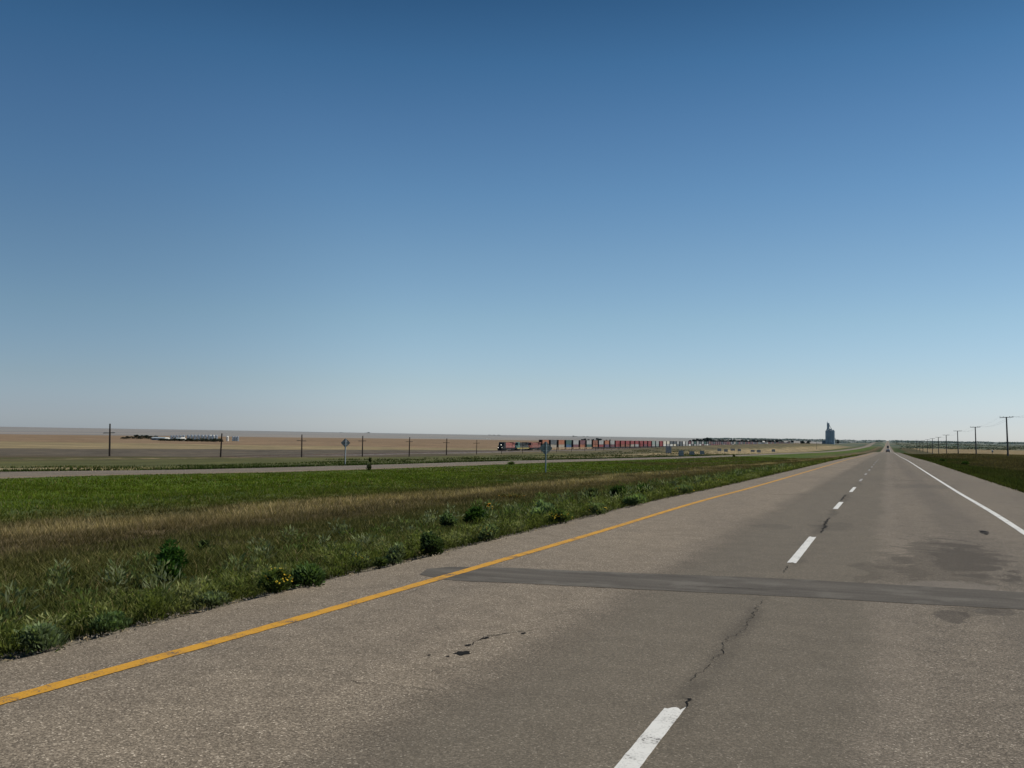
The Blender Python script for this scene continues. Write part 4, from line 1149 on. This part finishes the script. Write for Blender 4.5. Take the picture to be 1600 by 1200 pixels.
def loco(y, hood, cabm, label, lights, stripe=None):
    """22 m road locomotive: nose, wide cab, walkway, long hood, radiator, fuel tank, two three-axle trucks"""
    o = empty('locomotive', (TX, y, float(ZT(y))), 0, label, 'locomotive', 'locomotives at the head of the train')
    m = MB(); m.box((0, 11.0, 1.42), (3.0, 21.0, .28)); 
    for s in (-1, 1): m.box((s * 1.45, 11, 1.2), (.08, 19.5, .22))
    m.build('walkway', stripe or BLK, o)
    m = MB(); m.prism([(.35, 1.57), (2.35, 1.57), (2.35, 2.95), (.95, 2.95), (.45, 2.45)], -1.25, 1.25); m.build('nose', cabm[0], o)
    m = MB(); m.prism([(2.36, 1.57), (5.0, 1.57), (5.0, 4.45), (4.6, 4.72), (2.75, 4.72), (2.30, 4.45), (2.05, 3.0), (2.36, 2.96)], -1.5, 1.5); cab = m.build('cab', cabm[1], o)
    G = simple('cab_glass_' + label[:6].replace(' ', '_'), (.02, .025, .03), .15)
    for s in (-.72, .72):
        m = MB(); m.add([(s - .55, 2.10, 3.35), (s + .55, 2.10, 3.35), (s + .55, 2.24, 4.2), (s - .55, 2.24, 4.2)], [(0, 1, 2, 3)]); m.build('windshield', G, cab)
    for s in (-1, 1):
        m = MB(); m.box((s * 1.505, 3.7, 3.7), (.02, 1.5, .75)); m.build('side_window', G, cab)
    m = MB(); m.box((0, 11.5, 2.95), (1.9, 13.0, 2.75), b=.12)
    for k in range(12):
        for s in (-1, 1): m.box((s * .96, 5.8 + k * 1.03, 2.7), (.03, .85, 1.7))
    m.cyl((0, 9.5, 4.3), (0, 9.5, 4.55), .4, .35, 10); m.box((0, 12.4, 4.42), (1.2, 2.2, .18)); m.build('long_hood', hood, o)
    m = MB(); m.box((0, 18.7, 3.05), (2.2, 3.4, 2.9), b=.1); m.prism([(17.0, 4.05), (20.4, 4.05), (20.4, 4.65), (17.0, 4.65)], -1.5, 1.5); m.box((0, 20.6, 2.3), (1.8, .5, 1.5)); m.build('radiator', hood, o)
    m = MB(); m.prism([(8.2, .55), (8.0, .95), (8.2, 1.26), (14.0, 1.26), (14.2, .95), (14.0, .55)], -1.25, 1.25); m.build('fuel_tank', paint('tank', (.16, .15, .14)), o)
    m = MB(); m.box((0, .35, .85), (2.9, .3, .95), taper=1.0); m.prism([(-.25, .15), (.4, .15), (.4, .6), (.1, .6)], -1.3, 1.3); m.build('pilot', BLK, o)
    for yy in (4.6, 17.4):
        m = MB()
        for s in (-1, 1): m.box((s * 1.12, yy, .72), (.22, 4.6, .4)); m.box((s * 1.14, yy, .55), (.25, .9, .5)); m.box((s * 1.14, yy - 1.8, .55), (.25, .6, .5)); m.box((s * 1.14, yy + 1.8, .55), (.25, .6, .5))
        m.box((0, yy, .9), (2.0, 3.6, .25)); b = m.build('truck', BLK, o)
        m = MB()
        for d in (-1.8, 0, 1.8):
            for s in (-1, 1): m.cyl((s * .70, yy + d, .53), (s * .84, yy + d, .53), .53, .53, 16)
        m.build('wheels', WHEEL, b)
    for s in (-1, 1):
        m = MB()
        for k in range(16): m.cyl((s * 1.46, 5.4 + k * .98, 1.56), (s * 1.46, 5.4 + k * .98, 2.55), .02, .02, 4)
        m.cyl((s * 1.46, 5.4, 2.55), (s * 1.46, 20.1, 2.55), .02, .02, 4); m.build('handrail', POSTM, o)
    if lights:
        t = NT('lamp_lit'); LM = t.princ((1, .95, .85), .3, 0, .5, None, (1, .93, .78), 2.2)
        for x, z, yy, r in ((0, 3.2, 1.85, .19), (-1.05, 1.75, .20, .14), (1.05, 1.75, .20, .14)):
            m = MB(); m.cyl((x, yy, z), (x, yy + .22, z), r, r * .8, 14); m.build('headlight', LM, o)
    return o
y0t = at_x(781, 705, TX)[1]
REDL = paint('loco_red', (.33, .115, .10)); TEAL = paint('loco_teal', (.10, .20, .18)); DKL = paint('loco_dark', (.03, .032, .035)); RBR = paint('loco_red_brown', (.27, .10, .08)); PALE = paint('loco_pale', (.42, .45, .42)); YST = paint('loco_stripe', (.5, .40, .14))
loco(y0t, REDL, (DKL, DKL), 'red locomotive with black front and lit headlights leading the train', True)  # dark nose and cab: black paint plus the shade on the front
loco(y0t + 22.4, DKL, (TEAL, TEAL), 'dark green second locomotive with a pale cab and yellow stripe', False, YST)
loco(y0t + 44.8, RBR, (RBR, RBR), 'red brown third locomotive coupled before the containers', False)
stacks = [('orange', 'orange', 1), ('dark grey', 'beige', 1), ('orange', 'beige', 1), ('dark green', 'blue', 1), ('grey', 'maroon', 1), ('maroon', 'orange', 1), ('grey', 'dark green', 1), ('brown', 'orange', 0), ('grey', 'red', 0), ('orange', 'purple', 0), ('grey', 'maroon', 0),
          ('red', 'red', 0), ('red', 'brown', 0), ('red', 'brown', 0), ('red', 'beige', 0), ('red', 'grey', 0), ('red', 'red', 0), ('red', 'maroon', 0), ('red', 'red', 0), ('pale green', 'grey', 0), ('grey', 'pale green', 0), ('red', 'red', 0), ('cream', 'white', 0), ('cream', 'grey', 0), ('dark grey', 'white', 0), ('dark grey', 'cream', 0),
          ('grey', 'dark grey', 0), ('dark grey', 'dark grey', 0), ('white', 'grey', 0), ('grey', 'grey', 0), ('maroon', 'white', 0), ('grey', 'dark grey', 0), ('dark green', 'grey', 0), ('grey', 'grey', 0), ('dark grey', 'white', 0), ('grey', 'maroon', 0), ('dark green', 'grey', 0), ('dark grey', 'white', 0)]
farc = ['grey', 'maroon', 'dark grey', 'brown', 'grey', 'pale green', 'dark grey', 'maroon', 'dark grey', 'brown', 'maroon', 'red', 'grey', 'red', 'dark green', 'cream', 'maroon', 'red', 'red', 'white', 'grey', 'brown', 'dark green', 'maroon', 'dark grey', 'dark green', 'brown', 'dark grey', 'purple', 'dark grey', 'red', 'maroon', 'dark grey', 'red', 'dark green', 'dark grey', 'red', 'brown', 'maroon', 'red', 'dark grey', 'maroon', 'brown', 'red']
tens = {20: 'twentieth', 30: 'thirtieth'}
def ordinal(n):
    if n <= 20: return words[n - 1]
    return ('twenty-' if n < 30 else 'thirty-') + words[n % 10 - 1] if n % 10 else tens[n]
yc = y0t + 66.5 + 8.2
i = 0
while yc < 2330:
    top, bot, tan = stacks[i] if i < len(stacks) else (farc[(i * 7 + i // 5) % len(farc)], farc[(i * 3 + 1) % len(farc)], 0)
    near_ = i < 38
    kind = 'tan' if tan else 'dark'
    o = empty('well_car', (TX, yc, float(ZT(yc))), 0, ('%s well car, %s behind the locomotives' % ('tan' if tan else 'dark', ordinal(i + 1))) if near_ else 'dark well car in the far tail of the train', 'rail car', 'well cars of the train' if near_ else 'far tail well cars')
    link('well_frame', WP[kind][0], o)
    for e in ((-7.2, 7.2) if i == 0 else (7.2,)):
        b = link('bogie', WP[kind][1], o); b.location = (0, e, 0)
        if i < 24: link('wheels', WP[kind][2], b)
    for lvl, cname in ((0, bot), (1, top)):
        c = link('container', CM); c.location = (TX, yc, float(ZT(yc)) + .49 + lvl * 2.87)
        c.material_slots[0].link = 'OBJECT'; c.material_slots[0].material = PC[cname] if near_ else PCF[cname]
        if near_: tag(c, '%s container, %s of the %s stack behind the locomotives' % (cname, 'upper' if lvl else 'lower', ordinal(i + 1)), 'container', 'containers stacked on the train')
        else: tag(c, '%s container in the far tail of the stacked train' % cname, 'container', 'far tail %s containers' % cname)
    yc += 16.0; i += 1

# ------------------------------------------------------------------ farm with grain bins
STEEL = simple('bin_steel', (.40, .43, .46), .35, .75, var=.12, sc=.6); ROOFM = simple('shed_roof', (.26, .30, .32), .7, .1); WALLB = simple('shed_wall_dark', (.10, .14, .17), .8); WALLW = simple('shed_wall_white', (.62, .60, .54), .8)
def grain_bin(px, ytop, fwd, dpx, label, group, mat=None):
    x, y, zt = at_depth(px, ytop, fwd); z = gz(x, y); h = zt - z; r = dpx * fwd / F / 2
    o = empty('grain_bin', (x, y, z), 0, label, 'grain bin', group)
    m = MB(); 
    for k in range(6): m.cyl((0, 0, -.2 + k * h * .14), (0, 0, -.2 + (k + .96) * h * .14), r, r, 20)
    m.cyl((0, 0, -.2), (0, 0, h * .8), r * .985, r * .985, 20); m.build('wall', mat or STEEL, o)
    m = MB(); m.cyl((0, 0, h * .79), (0, 0, h * .965), r * 1.04, r * .16, 20); m.build('roof', mat or STEEL, o)
    m = MB(); m.cyl((0, 0, h * .96), (0, 0, h), r * .17, r * .15, 10); m.build('hatch', ROOFM, o)
    m = MB()
    for k in range(10): m.box((0, -r - .12, h * .08 * k + .3), (.45, .04, .04))
    for s in (-.23, .23): m.box((s, -r - .12, h * .4), (.04, .04, h * .8))
    m.build('ladder', POSTM, o)
    return o
for k in range(9):
    grain_bin(294.5 + 5.45 * k - (12 if k < 0 else 0), 678.8, 1050, 4.6, 'tall steel grain bin, %s from the left of the tall row' % words[k], 'tall steel grain bins in a row')
for k, px in enumerate((268, 272.5, 277, 282, 287)):
    grain_bin(px, 680.0 - .2 * k, 1080, 4.0, 'shorter steel grain bin behind the white shed end, %s from the left' % words[k], 'shorter steel bins left of the tall row')
grain_bin(329.5, 679.0, 1060, 4.2, 'white grain bin at the right end of the tall row, left one', 'white grain bins', WALLW); grain_bin(334.2, 679.2, 1060, 4.2, 'white grain bin at the right end of the tall row, right one', 'white grain bins', WALLW)
grain_bin(355.5, 680.6, 1060, 4.0, 'lone grain bin just right of the second telegraph pole', 'bins at the right end of the farm', WALLW)
for k, px in enumerate((364.5, 368.2, 371.6)):
    grain_bin(px, 681.2, 1080, 3.7, ['left', 'middle', 'right'][k] + ' of the three small bins at the farm right end', 'bins at the right end of the farm')
def shed(px0, px1, ytop, fwd, label, wall, roofm, depth=12):
    x0, y0_, zt = at_depth(px0, ytop, fwd); x1, y1_, _ = at_depth(px1, ytop, fwd)
    cx, cy = (x0 + x1) / 2, (y0_ + y1_) / 2; z = gz(cx, cy); h = zt - z; Lh = math.hypot(x1 - x0, y1_ - y0_)
    o = empty('farm_shed', (cx, cy, z), math.atan2(y1_ - y0_, x1 - x0), label, 'shed')
    m = MB(); m.box((0, 0, h * .31), (Lh, depth, h * .66)); m.prism([(-depth / 2, h * .64), (depth / 2, h * .64), (0, h * .98)], -Lh / 2 + .01, Lh / 2 - .01); m.build('wall', wall, o)
    m = MB()
    for s in (-1, 1):
        m.add([(-Lh / 2 - .4, s * (depth / 2 + .5), h * .63), (Lh / 2 + .4, s * (depth / 2 + .5), h * .63), (Lh / 2 + .4, 0, h), (-Lh / 2 - .4, 0, h),
               (-Lh / 2 - .4, s * (depth / 2 + .5), h * .60), (Lh / 2 + .4, s * (depth / 2 + .5), h * .60), (Lh / 2 + .4, 0, h * .985), (-Lh / 2 - .4, 0, h * .985)], [(0, 1, 2, 3), (4, 5, 6, 7), (0, 1, 5, 4), (1, 2, 6, 5), (0, 3, 7, 4)])
    m.build('roof', roofm, o)
    m = MB(); m.box((0, -depth / 2 - .04, h * .26), (min(4.5, Lh * .3), .08, h * .50)); m.build('door', ROOFM, o)
    m = MB(); m.box((Lh / 2 + .04, 0, h * .28), (.08, depth * .45, h * .52)); m.build('end_door', WALLW, o)
    return o
shed(240, 259, 682.6, 1030, 'long dark farm shed with a light roof left of the bins', WALLB, ROOFM)
shed(259.6, 264.5, 683.4, 1015, 'small white gabled shed at the end of the long dark shed', WALLW, WALLW, 7)
shed(276, 284, 683.6, 1015, 'blue farm shed in front of the shorter bins', WALLB, ROOFM, 8)
shed(284.4, 289, 683.2, 1010, 'small white shed in front of the tall bins left end', WALLW, WALLW, 7)
x, y, f = 0, 0, 0
shed(1191.6, 1194.6, 688.9, 2600, 'tall narrow white building in the woods near the train tail', WALLW, WALLW, 6)
shed(1188.6, 1191.2, 691.0, 2600, 'small white building beside the tall white one', WALLW, WALLW, 6)
shed(760, 766, 685.8, 3000, 'low white farm building in the fields left of the train', WALLW, WALLW, 10)

# ------------------------------------------------------------------ grain elevator
CON = simple('elevator_blue_grey', (.33, .385, .42), .85, var=.2, sc=.08); CON2 = simple('elevator_dark', (.25, .285, .30), .85, var=.2, sc=.08); CON3 = simple('elevator_olive', (.17, .175, .12), .85, var=.2)  # blue cast of the walls is distance haze put into the base colour
def elevator():
    fwd = 2450.0; k = fwd / F
    x, y, _ = at_depth(1297, 694, fwd); z = gz(x, y); zz = lambda py: EYE + (ray(1297, py) * fwd)[2] - z
    o = empty('grain_elevator', (x, y, z), R_(3), 'tall dark blue grey grain elevator with a narrow head tower', 'grain elevator')
    X = lambda px: (px - 1297) * k
    # silo block: rows of slip-formed cylinders
    m = MB(); top = zz(673.0)
    for row in range(3):
        for c_ in range(4):
            xx = X(1292.3) + c_ * (X(1301.8) - X(1292.3)) / 3; r = 3.6
            m.cyl((xx, row * 6.8 - 6.8, -1), (xx, row * 6.8 - 6.8, top - .2 * row), r, r, 20)
    m.box(((X(1290.6) + X(1303.4)) / 2, 0, top * .5), (X(1303.4) - X(1290.6) - 3.4, 17, top + .6)); m.build('silo_block', CON, o)
    # sloping shoulders up to the head tower
    m = MB(); a0, a1 = X(1290.7), X(1303.3); b0, b1 = X(1292.2), X(1297.0); t1 = zz(669.6)
    m.add([(a0, -8, top), (a1, -8, top), (a1, 8, top), (a0, 8, top), (b0, -4, t1), (b1, -4, t1), (b1, 4, t1), (b0, 4, t1)], [(4, 5, 6, 7), (0, 1, 5, 4), (1, 2, 6, 5), (2, 3, 7, 6), (3, 0, 4, 7)])
    m.box((X(1300.2), 0, top + 1.0), (X(1303) - X(1297.5), 9, 2.4)); m.build('gallery_roof', CON2, o)
    m = MB(); m.box(((b0 + X(1296.0)) / 2, 0, (t1 + zz(661.5)) / 2), (X(1296.0) - b0, 7.5, zz(661.5) - t1 + .8), b=.5)
    m.add([(b0, -3.5, zz(661.5)), (X(1295.8), -3.5, zz(662.2)), (X(1295.8), 3.5, zz(662.2)), (b0, 3.5, zz(661.5)), (b0 + .3, 0, zz(659.2)), (b0 + 2.2, 0, zz(659.6))], [(0, 1, 5, 4), (1, 2, 5), (2, 3, 4, 5), (3, 0, 4)])
    m.build('head_tower', CON, o)
    m = MB(); m.cyl((b0 + 1.3, 0, zz(660)), (b0 + 1.3, 0, zz(657.6)), .22, .12, 6); m.build('mast', CON2, o)
    m = MB(); m.cyl((X(1295.7), -4.2, zz(664)), (X(1300.5), -5.2, zz(672.6)), .6, .6, 8); m.box((X(1295.6), -2, (zz(668) + zz(662.5)) / 2), (1.7, 2.2, zz(662.5) - zz(668))); m.build('spout', CON2, o)
    m = MB(); m.box((X(1304.1), 1, zz(685) / 2), (X(1305.0) - X(1303.2), 11, zz(685))); m.prism([(-4.5, zz(685)), (6.5, zz(685)), (1, zz(684.2))], X(1303.3), X(1304.9)); m.build('annex', CON3, o)
    m = MB(); m.box(((X(1285) + X(1290.2)) / 2, 3, zz(689.4) / 2), (X(1290.2) - X(1285), 9, zz(689.4))); m.prism([(-1.8, zz(689.4)), (7.8, zz(689.4)), (3, zz(688.6))], X(1284.8), X(1290.3)); m.build('side_shed', CON2, o)
    for px in (1293.5, 1298.5):
        m = MB(); m.box((X(px), -10.6, 2.6), (3.6, .5, 5.2)); m.build('drive_door', CON2, o)
elevator()

# ------------------------------------------------------------------ vehicles ahead
CARP = simple('car_paint_dark', (.022, .026, .036), .3, .3, var=.1); GLASS = simple('car_glass', (.10, .12, .14), .1); TYRE = simple('tyre', (.012, .012, .012), .9); LAMP = simple('tail_lamp', (.28, .012, .012), .3); CHROME = simple('bumper', (.05, .05, .055), .4, .4)
def car(x, y):
    z = float(P(y)); o = empty('car', (x, y, z), 0, 'dark car seen from behind at the crest of the road', 'car')
    sl_ = (float(P(y + 4)) - z) / 4; o.rotation_euler = (math.atan(sl_), 0, 0)
    m = MB()
    sec = [(.0, .34, .82, .80), (.25, .28, .95, .88), (1.3, .26, .98, .90), (3.4, .26, .92, .90), (4.3, .30, .80, .86), (4.55, .38, .66, .78)]
    vs = []
    for yy, zb, zt_, hw in sec: vs += [(-hw, yy, zb), (-hw, yy, zt_ - .12), (-hw * .93, yy, zt_), (hw * .93, yy, zt_), (hw, yy, zt_ - .12), (hw, yy, zb)]
    fs = [tuple(range(6)), tuple(range(35, 29, -1))] + [(6 * i + j, 6 * i + (j + 1) % 6, 6 * i + 6 + (j + 1) % 6, 6 * i + 6 + j) for i in range(5) for j in range(6)]
    m.add(vs, fs); m.build('body', CARP, o)
    m = MB(); vs = []
    for yy, zt_, hw in [(.45, .93, .78), (.95, 1.46, .64), (2.3, 1.48, .64), (3.2, .93, .78)]: vs += [(-hw, yy, zt_), (hw, yy, zt_)]
    m.add(vs + [(-.8, .45, .9), (.8, .45, .9), (.8, 3.2, .9), (-.8, 3.2, .9)], [(2, 3, 5, 4), (0, 2, 4, 6), (1, 7, 5, 3)]); cabn = m.build('cabin', CARP, o)
    for a, b in (((.44, .94, .74), (.94, 1.42, .60)), ((3.22, .95, .74), (2.33, 1.44, .60))):
        m = MB(); m.add([(-a[2], a[0], a[1]), (a[2], a[0], a[1]), (b[2], b[0], b[1]), (-b[2], b[0], b[1])], [(0, 1, 2, 3)]); m.build('window', GLASS, cabn)
    for s in (-1, 1):
        m = MB(); m.box((s * .66, .03, .74), (.30, .10, .16), b=.02); m.build('tail_light', LAMP, o)
        for yy in (.85, 3.5):
            m = MB(); m.cyl((s * .68, yy, .32), (s * .90, yy, .32), .32, .32, 18); t_ = m.build('wheel', TYRE, o)
            m = MB(); m.cyl((s * .88, yy, .32), (s * .91, yy, .32), .19, .19, 12); m.build('rim', CHROME, t_)
    m = MB(); m.box((0, -.05, .45), (1.66, .18, .22), b=.04); m.build('bumper', CHROME, o)
    m = MB(); m.box((0, -.012, .68), (.34, .02, .14)); m.build('licence_plate', WALLW, o)
car(.12, 505)
def truck(x, y):
    z = float(P(y)); o = empty('truck', (x, y, z), 0, 'distant dark box truck ahead of the car on the rising road', 'truck')
    m = MB(); m.box((0, 4, 2.6), (2.5, 8, 2.9), b=.06); m.box((0, 4, 1.05), (2.3, 8, .22)); m.build('cargo_box', paint('truck_box', (.05, .055, .07)), o)
    m = MB(); m.prism([(8.2, .9), (10.4, .9), (10.5, 2.0), (9.9, 3.0), (8.2, 3.1)], -1.15, 1.15); m.build('cab', CARP, o)
    for s in (-.62, .62):
        m = MB(); m.box((s, -.02, 2.6), (1.15, .05, 2.5)); m.build('rear_door', paint('truck_door', (.06, .065, .08)), o)
    for s in (-1, 1):
        m = MB(); m.box((s * .95, -.04, .95), (.3, .06, .16)); m.build('tail_light', LAMP, o)
        for yy in (1.4, 2.7, 9.2):
            m = MB(); m.cyl((s * .75, yy, .5), (s * 1.2, yy, .5), .5, .5, 16); m.build('wheel', TYRE, o)
    m = MB(); m.box((0, -.05, .65), (2.2, .12, .16)); m.build('bumper', CHROME, o)
truck(.25, 1480)
